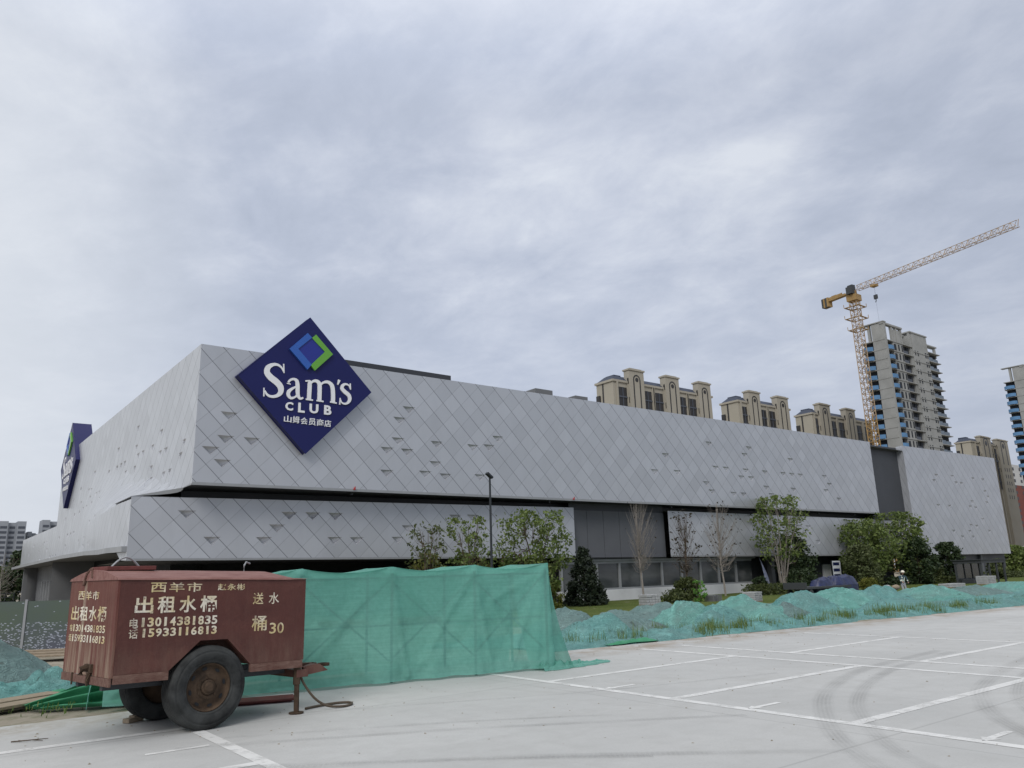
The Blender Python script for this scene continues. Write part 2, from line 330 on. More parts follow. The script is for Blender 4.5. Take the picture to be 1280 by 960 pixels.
def netting(name,c1,c2,trans,soil=None,sc=1.0,uvmesh=False):
    """fine dust net: woven, lets part of the light and the things behind through"""
    m,nt=mat(name); N=NT(nt); P=N.geo().outputs['Position']; lw=N.noise(P,.9*sc,6,.62,.4); fi=N.noise(P,14*sc,4,.6)
    col=N.mix(N.ramp(lw,[(.32,0.),(.68,1.)]),c1,c2)
    col=N.mix(N.math('MULTIPLY',N.ramp(fi,[(.35,0.),(.7,1.)]),.3),col,tuple(x*.72 for x in c1))
    if soil:
        s=N.ramp(N.noise(P,.55,7,.65,.6),[(.44,0.),(.64,1.)]); col=N.mix(N.math('MULTIPLY',s,.62),col,soil)
        s2=N.ramp(N.noise(P,1.7,6,.7),[(.56,0.),(.68,1.)]); col=N.mix(N.math('MULTIPLY',s2,.35),col,tuple(min(1,x*1.7) for x in c2))
    wv=N.noise(N.map(P,(1,1,.25)),30,2,.5)
    nrm=N.bump(N.math('MULTIPLY_ADD',wv,.25,fi),.25,.02)
    if soil:
        # creases: the net lies double there and reads paler
        rg_=N.noise(P,1.6*sc,5,.6,1.2); rdg=N.math('ABSOLUTE',N.math('SUBTRACT',rg_,.5)); cr=N.ramp(rdg,[(.0,1.),(.035,0.)])
        col=N.mix(N.math('MULTIPLY',cr,.5),col,tuple(min(1,x*1.75) for x in c2))
        rg2=N.noise(N.map(P,(1,1,1.5),(3,1,0)),4.2*sc,5,.65,.8); hole=N.ramp(N.noise(P,3.3,3,.5,.5),[(.66,0.),(.7,1.)])
        col=N.mix(N.math('MULTIPLY',hole,.7),col,(.05,.07,.06))
        nrm=N.bump(N.math('ADD',N.math('MULTIPLY',cr,.35),rg2),.75,.11,nrm)
    bd=N.noise(N.map(P,(1.2,1.2,22)),1.6,4,.6); col=N.mix(N.math('MULTIPLY',N.ramp(bd,[(.4,0.),(.62,1.)]),.22),col,tuple(x*.7 for x in c1))
    d=N.bsdf(col,.75,0,.25,nrm,False); tl=N.n('ShaderNodeBsdfTranslucent'); N.l(col,tl.inputs[0])
    mx=N.n('ShaderNodeMixShader'); mx.inputs[0].default_value=.38 if trans>0 else .06; N.l(d,mx.inputs[1]); N.l(tl.outputs[0],mx.inputs[2])
    if trans>0:
        t=N.n('ShaderNodeBsdfTransparent'); t.inputs[0].default_value=(.75,.95,.88,1)
        m2=N.n('ShaderNodeMixShader'); 
        N.l(N.math('MULTIPLY_ADD',N.ramp(lw,[(.3,0.),(.75,1.)]),.12,trans),m2.inputs[0]); N.l(mx.outputs[0],m2.inputs[1]); N.l(t.outputs[0],m2.inputs[2]); N.out(m2.outputs[0])
    else: N.out(mx.outputs[0])
    return m
MT['net']=netting('green_scaffold_netting',(.175,.46,.385),(.26,.59,.51),.22)
MT['net_teal']=netting('teal_dust_netting',(.10,.28,.245),(.18,.385,.345),0,(.14,.19,.18))
MT['net_grey']=netting('greyed_dust_netting',(.12,.195,.19),(.165,.255,.245),0,(.115,.14,.135))
MT['net_blue']=netting('bluish_dust_netting',(.10,.275,.262),(.19,.395,.375),0,(.13,.21,.2),2)
MT['net_green']=netting('bright_green_netting',(.05,.235,.125),(.09,.33,.19),0,None,2)
def leaf(name,cols,trans=.3):
    m,nt=mat(name); N=NT(nt); g=N.geo()
    col=N.ramp(g.outputs['Random Per Island'],[(k/(len(cols)-1),c) for k,c in enumerate(cols)])
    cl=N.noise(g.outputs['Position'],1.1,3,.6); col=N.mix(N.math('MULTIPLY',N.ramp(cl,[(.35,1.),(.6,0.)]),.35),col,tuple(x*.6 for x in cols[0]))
    d=N.bsdf(col,.55,0,.35,None,False); tl=N.n('ShaderNodeBsdfTranslucent'); N.l(col,tl.inputs[0]); mx=N.n('ShaderNodeMixShader'); mx.inputs[0].default_value=trans
    N.l(d,mx.inputs[1]); N.l(tl.outputs[0],mx.inputs[2]); N.out(mx.outputs[0]); return m
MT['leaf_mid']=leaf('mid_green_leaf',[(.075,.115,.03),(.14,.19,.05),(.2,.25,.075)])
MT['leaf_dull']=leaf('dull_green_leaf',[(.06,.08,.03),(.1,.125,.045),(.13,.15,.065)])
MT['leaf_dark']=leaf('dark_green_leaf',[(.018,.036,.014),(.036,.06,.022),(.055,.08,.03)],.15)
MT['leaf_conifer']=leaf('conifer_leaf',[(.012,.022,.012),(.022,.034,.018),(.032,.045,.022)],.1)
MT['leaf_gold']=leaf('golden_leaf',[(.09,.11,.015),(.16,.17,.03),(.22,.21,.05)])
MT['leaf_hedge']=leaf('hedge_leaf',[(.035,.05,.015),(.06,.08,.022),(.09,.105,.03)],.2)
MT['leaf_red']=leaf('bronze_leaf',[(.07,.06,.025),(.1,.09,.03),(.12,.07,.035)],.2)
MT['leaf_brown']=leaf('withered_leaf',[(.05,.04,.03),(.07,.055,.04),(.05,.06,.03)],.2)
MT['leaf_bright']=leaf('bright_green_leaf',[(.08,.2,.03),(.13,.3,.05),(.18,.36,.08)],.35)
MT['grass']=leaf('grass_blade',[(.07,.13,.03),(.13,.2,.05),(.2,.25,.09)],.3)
def trailer_paint():
    m,nt=mat('faded_maroon_paint'); N=NT(nt); O=N.obj()
    f=N.noise(O,1.6,6,.6); rn=N.noise(O,9,8,.7); st=N.noise(N.map(O,(9,9,.8)),1.6,6,.65)
    col=N.mix(N.ramp(f,[(.3,0.),(.7,1.)]),(.066,.019,.0145),(.092,.028,.021))  # base darker than the rear: shade of the side turned from the light
    col=N.mix(N.math('MULTIPLY',N.ramp(st,[(.52,0.),(.72,1.)]),.14),col,(.17,.095,.07))
    pf=N.ramp(N.noise(O,3.1,8,.72,.5),[(.5,0.),(.62,1.)]); col=N.mix(N.math('MULTIPLY',pf,.35),col,(.12,.045,.032))
    col=N.mix(N.ramp(rn,[(.60,0.),(.70,1.)]),col,(.085,.04,.025))
    sp=N.n('ShaderNodeSeparateXYZ'); N.l(O,sp.inputs[0])
    dirt=N.math('MULTIPLY',N.ramp(N.math('SUBTRACT',sp.outputs[2],.66),[(0.,1.),(.5,.05)]),N.ramp(N.noise(N.map(O,(3,3,.7)),2,7,.7),[(.35,0.),(.65,1.)]))
    col=N.mix(N.math('MULTIPLY',dirt,.4),col,(.2,.14,.1))
    N.bsdf(col,N.math('MULTIPLY_ADD',rn,.3,.45),0,.4,N.bump(f,.5,.06,N.bump(N.math('MULTIPLY_ADD',rn,.4,f),.25,.012))); return m
MT['maroon']=trailer_paint()
def trailer_rear():
    m,nt=mat('streaked_rear_paint'); N=NT(nt); O=N.obj()
    f=N.noise(O,1.6,6,.6); rn=N.noise(O,10,8,.7); st=N.noise(N.map(O,(10,10,.55)),1.5,7,.68)
    col=N.mix(N.ramp(f,[(.3,0.),(.7,1.)]),(.10,.031,.024),(.14,.048,.037))  # base paler than the sides: light on the rear face is in the colour
    sp=N.n('ShaderNodeSeparateXYZ'); N.l(O,sp.inputs[0]); low=N.ramp(N.math('SUBTRACT',sp.outputs[2],.66),[(0.,1.),(.62,.12)])
    col=N.mix(N.math('MULTIPLY',N.ramp(st,[(.42,0.),(.66,1.)]),low),col,(.32,.25,.18))
    # a pale run under the lid catch
    run=N.math('MULTIPLY',N.ramp(N.math('ABSOLUTE',N.math('SUBTRACT',sp.outputs[1],.98)),[(.02,1.),(.06,0.)]),N.ramp(st,[(.3,.2),(.6,1.)]))
    col=N.mix(N.math('MULTIPLY',run,.7),col,(.42,.36,.27))
    col=N.mix(N.ramp(rn,[(.65,0.),(.72,1.)]),col,(.07,.03,.02))
    N.bsdf(col,N.math('MULTIPLY_ADD',rn,.3,.5),0,.3,N.bump(N.math('MULTIPLY_ADD',rn,.4,f),.25,.012)); return m
MT['maroon_rear']=trailer_rear()
def trailer_roof():
    m,nt=mat('chalked_roof_paint'); N=NT(nt); O=N.obj(); st=N.noise(N.map(O,(1.5,5,5)),2.4,7,.68); rn=N.noise(O,8,8,.7)
    col=N.mix(N.ramp(st,[(.3,0.),(.72,1.)]),(.16,.065,.055),(.27,.15,.13)); col=N.mix(N.ramp(rn,[(.64,0.),(.72,1.)]),col,(.09,.045,.035))
    N.bsdf(col,.7,0,.3,N.bump(rn,.25,.012)); return m
MT['maroon_roof']=trailer_roof()
MT['skirt']=simple('weathered_skirt_paint',(.19,.12,.095),(.105,.05,.04),5,.85,0,.2,.5,None,(1.2,6,3))
def lettering(name,c1,c2):
    m,nt=mat(name); N=NT(nt); O=N.obj(); w=N.ramp(N.noise(O,11,8,.75),[(.34,0.),(.47,1.)]); w2=N.ramp(N.noise(N.map(O,(6,6,.8)),1.5,5,.6),[(.28,.35),(.48,1.)])
    col=N.mix(N.ramp(N.noise(O,3.2,4,.6),[(.42,0.),(.58,1.)]),c1,c2); b=N.bsdf(col,.75,0,.2,None,False); t=N.n('ShaderNodeBsdfTransparent'); mx=N.n('ShaderNodeMixShader')
    N.l(N.math('MULTIPLY',N.math('MULTIPLY_ADD',w,.8,.15),w2),mx.inputs[0]); N.l(t.outputs[0],mx.inputs[1]); N.l(b,mx.inputs[2]); N.out(mx.outputs[0]); return m
MT['letter']=lettering('worn_cream_lettering',(.72,.67,.56),(.58,.47,.25))
MT['letter2']=lettering('faint_cream_lettering',(.5,.43,.34),(.42,.33,.24))
def tyre():
    m,nt=mat('dusty_tyre_rubber'); N=NT(nt); O=N.obj(); f=N.noise(O,4,7,.65); f2=N.noise(O,1.6,5,.6)
    col=N.mix(N.ramp(f,[(.38,0.),(.7,1.)]),(.014,.015,.015),(.05,.053,.052)); col=N.mix(N.math('MULTIPLY',N.ramp(f2,[(.5,0.),(.65,1.)]),.3),col,(.08,.084,.08))
    N.bsdf(col,.8,0,.3,N.bump(f,.3,.01)); return m
MT['rubber']=tyre()
def rust():
    m,nt=mat('rusty_rim'); N=NT(nt); O=N.obj(); f=N.noise(O,7,8,.7); f2=N.noise(O,2.5,5,.6)
    col=N.mix(N.ramp(f,[(.35,0.),(.65,1.)]),(.035,.024,.016),(.085,.056,.036)); col=N.mix(N.math('MULTIPLY',N.ramp(f2,[(.5,0.),(.7,1.)]),.55),col,(.11,.072,.045))
    N.bsdf(col,.85,.1,.3,N.bump(f,.5,.01)); return m
MT['rust']=rust()
def hoarding():
    m,nt=mat('printed_hoarding'); N=NT(nt); O=N.obj(); sp=N.n('ShaderNodeSeparateXYZ'); N.l(O,sp.inputs[0])
    cv=N.n('ShaderNodeCombineXYZ'); N.l(sp.outputs[0],cv.inputs[0]); N.l(sp.outputs[2],cv.inputs[1])
    v=cv.outputs[0]
    base=N.mix(N.ramp(sp.outputs[2],[(.1,0.),(1.2,1.)]),(.085,.09,.115),(.075,.10,.09))
    base=N.mix(N.math('MULTIPLY',N.ramp(N.noise(v,.7,4,.6),[(.4,0.),(.62,1.)]),.6),base,(.08,.11,.07))
    vo=N.n('ShaderNodeTexVoronoi'); N.l(N.map(v,(9,19,1),rot=(0,0,.5)),vo.inputs['Vector']); vo.inputs['Scale'].default_value=1
    vo2=N.n('ShaderNodeTexVoronoi'); N.l(N.map(v,(9,19,1),(3.3,1.7,0),(0,0,-.5)),vo2.inputs['Vector']); vo2.inputs['Scale'].default_value=1
    sepc=N.n('ShaderNodeSeparateColor'); N.l(vo.outputs['Color'],sepc.inputs[0]); sepd=N.n('ShaderNodeSeparateColor'); N.l(vo2.outputs['Color'],sepd.inputs[0])
    dens=N.ramp(sp.outputs[2],[(.0,.75),(.9,.5),(1.45,.02)])
    a=N.math('MULTIPLY',N.math('LESS_THAN',vo.outputs['Distance'],.33),N.math('LESS_THAN',sepc.outputs[0],dens)); b=N.math('MULTIPLY',N.math('LESS_THAN',vo2.outputs['Distance'],.33),N.math('LESS_THAN',sepd.outputs[1],dens))
    N.bsdf(N.mix(N.math('MULTIPLY',N.math('MAXIMUM',a,b),.8),base,(.36,.39,.46)),.5,0,.4); return m
MT['hoard']=hoarding()
# ------------------------------------------------------------ camera, sky, sun
cam=bpy.data.cameras.new('camera'); co=bpy.data.objects.new('camera',cam); COL.objects.link(co)
r0,r1,r2=CAM_ROWS
co.matrix_world=Matrix(((r0[0],r1[0],r2[0],CAM_LOC[0]),(r0[1],r1[1],r2[1],CAM_LOC[1]),(r0[2],r1[2],r2[2],CAM_LOC[2]),(0,0,0,1)))
cam.sensor_fit='HORIZONTAL'; cam.sensor_width=36; cam.lens=36*970/1280; cam.clip_start=.1; cam.clip_end=6000
scn.camera=co
SUN=Vector((-.68,-.48,.62)).normalized()
w=bpy.data.worlds.new('World'); scn.world=w; w.use_nodes=True; nt=w.node_tree; nt.nodes.clear(); N=NT(nt)
sky=N.n('ShaderNodeTexSky',sky_type='NISHITA'); sky.sun_disc=False; sky.sun_elevation=math.asin(SUN.z); sky.sun_rotation=math.atan2(SUN.x,SUN.y); sky.dust_density=3; sky.air_density=1.2
b1=N.n('ShaderNodeBackground'); N.l(sky.outputs[0],b1.inputs[0]); b1.inputs[1].default_value=.07
d=N.n('ShaderNodeTexCoord').outputs['Generated']; sp=N.n('ShaderNodeSeparateXYZ'); N.l(d,sp.inputs[0])
zc=N.math('MAXIMUM',sp.outputs[2],0.0); den=N.math('ADD',zc,.16)
cv=N.n('ShaderNodeCombineXYZ'); N.l(N.math('DIVIDE',sp.outputs[0],den),cv.inputs[0]); N.l(N.math('DIVIDE',sp.outputs[1],den),cv.inputs[1]); cv.inputs[2].default_value=SKY_SEED
p=cv.outputs[0]; pr=N.map(p,(1.05,.82,1),rot=(0,0,.5))
n1=N.noise(pr,1.25,9,.58,.2); n2=N.noise(pr,4.4,9,.62,.25); n3=N.noise(N.map(p,(1,1,1),(4,2,0)),.4,4,.5,.2)
mixn=N.math('ADD',N.math('MULTIPLY',n1,.42),N.math('ADD',N.math('MULTIPLY',n2,.32),N.math('MULTIPLY',n3,.26)))
cl=N.ramp(mixn,[(.39,(.435,.485,.595)),(.465,(.505,.555,.67)),(.53,(.605,.65,.755)),(.61,(.75,.79,.865))])
# a smoother, slightly bluer band of cloud sits low down
low=N.ramp(zc,[(.04,(.52,.565,.675)),(.30,(.475,.53,.66))])
lowf=N.ramp(zc,[(.08,.8),(.38,.05)])
cl=N.mix(lowf,cl,low)
# bright patch of cloud low on the left, added to brighten the side cladding
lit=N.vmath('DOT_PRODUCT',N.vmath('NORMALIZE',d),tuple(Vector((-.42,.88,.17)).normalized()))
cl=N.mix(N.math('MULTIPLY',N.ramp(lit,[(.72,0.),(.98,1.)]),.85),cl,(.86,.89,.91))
cie=N.math('MULTIPLY_ADD',N.ramp(zc,[(.55,0.),(1.,1.)]),SKY_ZEN,1.0)
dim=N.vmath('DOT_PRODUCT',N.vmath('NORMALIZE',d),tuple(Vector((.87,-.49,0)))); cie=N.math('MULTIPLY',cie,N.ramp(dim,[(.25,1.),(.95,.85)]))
cl=N.mix(N.ramp(zc,[(.6,0.),(.95,1.)]),cl,(.72,.715,.70))
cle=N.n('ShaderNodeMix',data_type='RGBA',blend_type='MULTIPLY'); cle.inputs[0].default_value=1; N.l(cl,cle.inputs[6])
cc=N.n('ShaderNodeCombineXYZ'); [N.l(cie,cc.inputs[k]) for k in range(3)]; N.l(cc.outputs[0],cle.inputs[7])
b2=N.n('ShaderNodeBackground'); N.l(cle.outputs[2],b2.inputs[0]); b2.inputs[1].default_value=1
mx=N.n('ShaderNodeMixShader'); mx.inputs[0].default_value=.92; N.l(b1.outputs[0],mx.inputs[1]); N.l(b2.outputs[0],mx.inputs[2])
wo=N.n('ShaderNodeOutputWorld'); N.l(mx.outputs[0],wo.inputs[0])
sl=bpy.data.lights.new('sun','SUN'); sl.energy=SUN_E; sl.angle=math.radians(22); sl.color=(1,.965,.92)
so=bpy.data.objects.new('sun',sl); COL.objects.link(so); so.rotation_euler=SUN.to_track_quat('Z','Y').to_euler()
scn.view_settings.view_transform='Standard'; scn.view_settings.look='None'; scn.view_settings.gamma=1; scn.view_settings.exposure=EXPO
scn.cycles.max_bounces=6; scn.cycles.transparent_max_bounces=10; scn.cycles.use_denoising=True

# ------------------------------------------------------------ ground
def sm(a,b,x):
    t=min(1,max(0,(x-a)/(b-a))); return t*t*(3-2*t)
def lot_edge(x):
    return 12.85 + (sm(2,9,x)*1.5) - max(0,x-12.5)*.06
def gz(x,y):
    e=lot_edge(max(-60,min(x,110)))
    k=sm(e+.2,27,y) if y>e+.2 else 0
    return -.03-.5*k
g=MB()
ys=[-700,-60,-20,0,8]+[11+.75*k for k in range(26)]+[31,34,38,42,47,54,70,100,150,250,400,700,1500]
xs=[-1500,-500,-200,-80,-40]+[-20+1.5*k for k in range(60)]+[72,76,82,90,100,115,140,180,250,400,700,1500]
idx={}
for i,x in enumerate(xs):
    for j,y in enumerate(ys):
        rough=.0 if y<lot_edge(max(-60,min(x,110)))+.4 else .05*fbm(x*.7,y*.7)
        idx[i,j]=g.vert((x,y,gz(x,y)+rough*(1 if y<60 else 0)))
for i in range(len(xs)-1):
    for j in range(len(ys)-1):
        g.f.append((idx[i,j],idx[i+1,j],idx[i+1,j+1],idx[i,j+1])); g.m.append(0)
tag(obj('ground',g,MT['soil'],smooth=True),kind='structure')
l=MB()
# lot sheet as a strip following its uneven far edge
xx=[-60,-30,-12]+[-6+.6*k for k in range(70)]+[40,50,65,90,110]
for a,b in zip(xx,xx[1:]):
    ea=lot_edge(a)+.05*nz(a*1.7,3); eb=lot_edge(b)+.05*nz(b*1.7,3)
    l.face([(a,-40,0),(b,-40,0),(b,eb,0),(a,ea,0)]); l.face([(a,ea,0),(b,eb,0),(b,eb,-.09),(a,ea,-.09)])
tag(obj('parking_lot',l,MT['lot'],fix=True),kind='structure')
q=MB()
W=.075
def lx(y,x0,x1,w=W): q.face([(x0,y-w,.004),(x1,y-w,.004),(x1,y+w,.004),(x0,y+w,.004)])
def ly(x,y0,y1,w=W): q.face([(x-w,y0,.004),(x+w,y0,.004),(x+w,y1,.004),(x-w,y1,.004)])
rows=[10.6,7.88,5.2,2.55,-.1]
ly(8.75,-6,12.25); ly(13.74,-6,13.2); ly(14.92,-6,12.98)
for y in rows:
    lx(y,8.75+W,13.74-W)
for y in (10.1,7.38,4.72,2.1): lx(y,14.92+W,19.5-W)
ly(19.5,-6,12.7); 
for y in (9.28,6.64,3.85): lx(y,8.98,9.45,.04); q.face([(8.78,y,.004),(8.98,y-.1,.004),(8.98,y+.1,.004)])
lx(10.83,-6,3.1-W); ly(3.1,-6,10.9)
for y in (8.25,5.6,3.0): lx(y,-2,3.1-W)
for y in (9.52,6.9): lx(y,2.28,2.95,.04)
tag(obj('parking_lines',q,MT['line']),kind='structure')
t=MB()
def track(pts,w,zz=.0062):
    P=[Vector((a,b,0)) for a,b in pts]; out=[]
    for k in range(len(P)-1):       # catmull-rom
        p0=P[max(k-1,0)];p1=P[k];p2=P[k+1];p3=P[min(k+2,len(P)-1)]
        for s in range(8):
            u=s/8; out.append(.5*((2*p1)+(p2-p0)*u+(2*p0-5*p1+4*p2-p3)*u*u+(3*p1-p0-3*p2+p3)*u**3))
    out.append(P[-1]); L=0; prev=None
    for k,pnt in enumerate(out):
        d=(out[min(k+1,len(out)-1)]-out[max(k-1,0)]).normalized(); nn=Vector((-d.y,d.x,0))*w/2
        cur=(pnt+nn+Vector((0,0,zz)),pnt-nn+Vector((0,0,zz)),L)
        if prev: t.face([prev[0],prev[1],cur[1],cur[0]],0,[(prev[2],0),(prev[2],1),(cur[2],1),(cur[2],0)])
        prev=cur; L+=.35
track([(17,8.0),(13.6,7.63),(11.75,7.12),(10.18,6.44),(8.64,5.45),(7.63,4.62),(6.6,3.5)],.3)
track([(17,7.7),(14.18,7.35),(11.98,6.74),(10.2,5.96),(8.87,5.1),(7.77,4.2),(7.0,3.2)],.26,.0066)
track([(19,6.6),(14.92,5.95),(12.48,5.35),(11.27,4.86),(10.2,4.28),(9.0,3.3)],.3)
track([(18,6.0),(14.6,5.5),(12.5,4.9),(11.3,4.4),(10.3,3.8)],.24,.0066)
track([(2.6,9.6),(4.0,8.93),(5.41,8.24),(6.82,7.39),(8.4,6.4)],.2)
track([(2.5,8.2),(4.11,7.25),(5.22,6.47),(6.65,5.26),(7.5,4.5)],.22)
track([(3.2,9.8),(4.2,9.35),(5.9,8.5),(7.3,7.6)],.16,.0066)
track([(1.6,8.9),(3.2,7.95),(4.6,6.9),(6.0,5.7)],.16,.0066)
track([(4.5,10.8),(6.5,10.0),(8.6,9.2),(12,8.4)],.14)
tag(obj('tyre_marks',t,MT['track']),kind='structure')
# lawn in front of the shop
lw=MB()
lw.grid(50,14,lambda a,b:(22+a*100,28.5+b*18.9,gz(40,38)+.035+.04*fbm(a*30,b*6)))
tag(obj('lawn',lw,MT['lawn'],smooth=True),kind='structure')

# ------------------------------------------------------------ the store
store=thing('retail_store','long silver store building clad in diamond metal panels behind the parking lot','store building',(12,45,-.5))
DP=.28
def dent_pts(u,z,wd=.5,h=.47): return [(u-wd,z+h/2),(u+wd,z+h/2),(u,z-h/2)]
def snap(u,z,D=1.51):
    # left edge of a dent lies on a strip seam (u+z = const)
    k=round((u+z-.25-D/2)/D); return (k*D+D/2+.25)-z
def facade(name,poly,dents,fn,inner=(),wd=.5,h=.47,mats=None,parent=store,dd=DP):
    """flat or bent sheet in (u,z) with folded-in triangular dents; fn(u,z,depth)->xyz"""
    mb=MB(); pts=[Vector(p) for p in poly]; n=len(poly); edges=[(k,(k+1)%n) for k in range(n)]
    tri=[]
    for (u,z) in dents:
        i=len(pts); T=dent_pts(u,z,wd,h); pts+= [Vector(p) for p in T]; edges+=[(i,i+1),(i+1,i+2),(i+2,i)]; tri.append(T)
    pts+=[Vector(p) for p in inner]
    vo,_,fo,_,_,_=mathutils.geometry.delaunay_2d_cdt(pts,edges,[],0,1e-4)
    def inpoly(p,P):
        c=False
        for k in range(len(P)):
            a=P[k];b=P[k-1]
            if (a[1]>p[1])!=(b[1]>p[1]) and p[0]<(b[0]-a[0])*(p[1]-a[1])/(b[1]-a[1])+a[0]: c=not c
        return c
    for f in fo:
        P=[vo[k] for k in f]; c=sum(P,Vector((0,0)))/len(P)
        if not inpoly(c,poly): continue
        if any(abs(c.x-t[2][0])<wd+.01 and inpoly(c,t) for t in tri): continue
        mb.face([fn(p.x,p.y,0) for p in P],0,[(p.x,p.y) for p in P])
    for (A,B,Cc) in tri:
        P=(Cc[0]+.05,Cc[1]+h*.26)
        for x,y in ((A,B),(B,Cc),(Cc,A)):
            mb.face([fn(*x,0),fn(*y,0),fn(*P,dd)],0,[x,y,P])
    o=obj(name,mb,mats or MT['clad'],parent,world=True,fix=True,smooth=name=='side_cladding')
    if name=='side_cladding': o.data.set_sharp_from_angle(angle=math.radians(14))
    return o
UX0,UX1,UZ0,UZ1,FY=12.15,86.6,7.12,15.3,45.1
def upz(x): return UZ1+.10*(x-UX0)/74
UP=[(14.3,11.2),(14.3,9.8),(15.8,9.8),(13.7,9.1),(14.3,8.4),(25.9,12.8),(25.1,12.0),(25.1,10.6),(24.4,9.9),(25.9,9.9),(28.0,10.6),(24.4,8.4),(28.0,9.2),(27.3,8.5),(28.7,8.4),(30.9,10.6),(32.3,10.7),(33.2,11.4),(31.6,8.5),(50.7,9.9),(52.3,10.0),(57.6,10.7),(59.1,10.7),(62.2,10.7),(61.3,10.0),(62.9,10.0),(65.2,10.7),(56.1,9.2),(56.8,8.5),(59.9,8.4),(61.4,8.4),(65.2,9.2),(66.0,8.5),(68.3,10.7),(69.8,10.7),(71.4,10.7),(69.8,9.2),(69.0,8.5),(76.1,10.8),(76.9,10.0),(76.1,9.3),(56.9,12.9),(58.3,12.9),(63.0,12.9),(62.1,12.2),(50.8,11.4),(69.9,12.2),(78.5,8.5)]
facade('upper_cladding',[(UX0,UZ0+.16),(UX1,UZ0+.26),(UX1,upz(UX1)),(UX0,UZ1)],[(snap(u,z),z) for u,z in UP],lambda u,z,d:(u,FY+d,z))
# pale drip edge under the upper storey, soffit and the dark slot behind
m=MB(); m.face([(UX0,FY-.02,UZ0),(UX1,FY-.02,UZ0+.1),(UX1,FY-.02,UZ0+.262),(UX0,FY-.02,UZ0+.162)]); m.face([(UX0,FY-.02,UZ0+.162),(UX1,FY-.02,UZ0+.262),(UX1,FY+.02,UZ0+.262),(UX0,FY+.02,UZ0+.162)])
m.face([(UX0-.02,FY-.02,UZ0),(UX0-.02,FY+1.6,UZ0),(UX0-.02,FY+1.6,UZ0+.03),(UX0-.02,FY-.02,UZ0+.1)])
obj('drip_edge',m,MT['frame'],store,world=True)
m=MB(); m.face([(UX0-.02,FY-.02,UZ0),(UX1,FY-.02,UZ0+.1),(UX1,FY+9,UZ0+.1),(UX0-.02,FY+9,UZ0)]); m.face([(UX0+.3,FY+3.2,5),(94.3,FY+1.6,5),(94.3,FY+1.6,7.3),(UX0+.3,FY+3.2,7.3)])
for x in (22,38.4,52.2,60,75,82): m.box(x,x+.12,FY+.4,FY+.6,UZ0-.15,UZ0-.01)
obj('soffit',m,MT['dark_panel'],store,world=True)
# lower storey front, folded a few degrees off the upper one
LA=Vector((9.46,46.7)); LB=Vector((94.2,45.15)); LD=(LB-LA).normalized(); LN=Vector((LD.y,-LD.x))
def low(u,z,d):
    p=LA+LD*u-LN*d; return (p.x,p.y,z)
LO=[(3.1,5.6),(4.54,4.13),(7.54,4.13),(8.27,4.88),(8.22,5.65),(10.47,5.66),(11.93,5.66),(11.94,4.14),(13.37,4.14),(17.06,4.94),(16.32,4.18),(20.76,5.73),(22.27,5.76),(62.49,5.56),(64.1,5.52),(62.63,4.03),(65.56,4.06),(62.04,4.8),(73.5,5.2),(75,5.2)]
def lz0(u): return 3.07-.0055*u
m0=31.95; m1=42.7
lo1=[d for d in LO if d[0]<33]; lo2=[d for d in LO if d[0]>45]
facade('lower_cladding',[(0,lz0(0)),(m0,lz0(m0)),(m0,6.75),(0,6.55)],[(snap(u,z),z) for u,z in lo1],low)
facade('lower_cladding',[(m1,lz0(m1)),(84.0,lz0(84)),(84.0,6.58),(m1,6.75)],[(snap(u,z),z) for u,z in lo2],low)
m=MB()
for a,b,za,zb in ((0,m0,6.55,6.75),(m1,84.,6.75,6.58)):
    m.face([low(a,za,-.02),low(b,zb,-.02),low(b,zb,5),low(a,za,5)]); m.face([low(a,lz0(a),-.02),low(b,lz0(b),-.02),low(b,lz0(b)+.12,-.02),low(a,lz0(a)+.12,-.02)])
obj('lower_trim',m,MT['frame'],store,world=True)
m=MB()
for k in range(6):
    a=m0+(m1-m0)*k/6; b=m0+(m1-m0)*(k+1)/6-.035; m.prism([(a,2.75),(b,2.75),(b,6.6),(a,6.6)],low,.5,.63)
m.face([low(m0,2.9,0.01),low(m0,6.74,0.01),low(m0,6.74,.9),low(m0,2.9,.9)])
obj('grey_infill_panel',m,MT['grey_panel'],store,world=True)
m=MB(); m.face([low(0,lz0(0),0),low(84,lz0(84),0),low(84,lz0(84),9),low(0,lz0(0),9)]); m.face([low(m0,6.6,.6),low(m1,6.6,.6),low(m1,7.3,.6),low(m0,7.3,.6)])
obj('ground_storey_soffit',m,MT['dark_panel'],store,world=True)
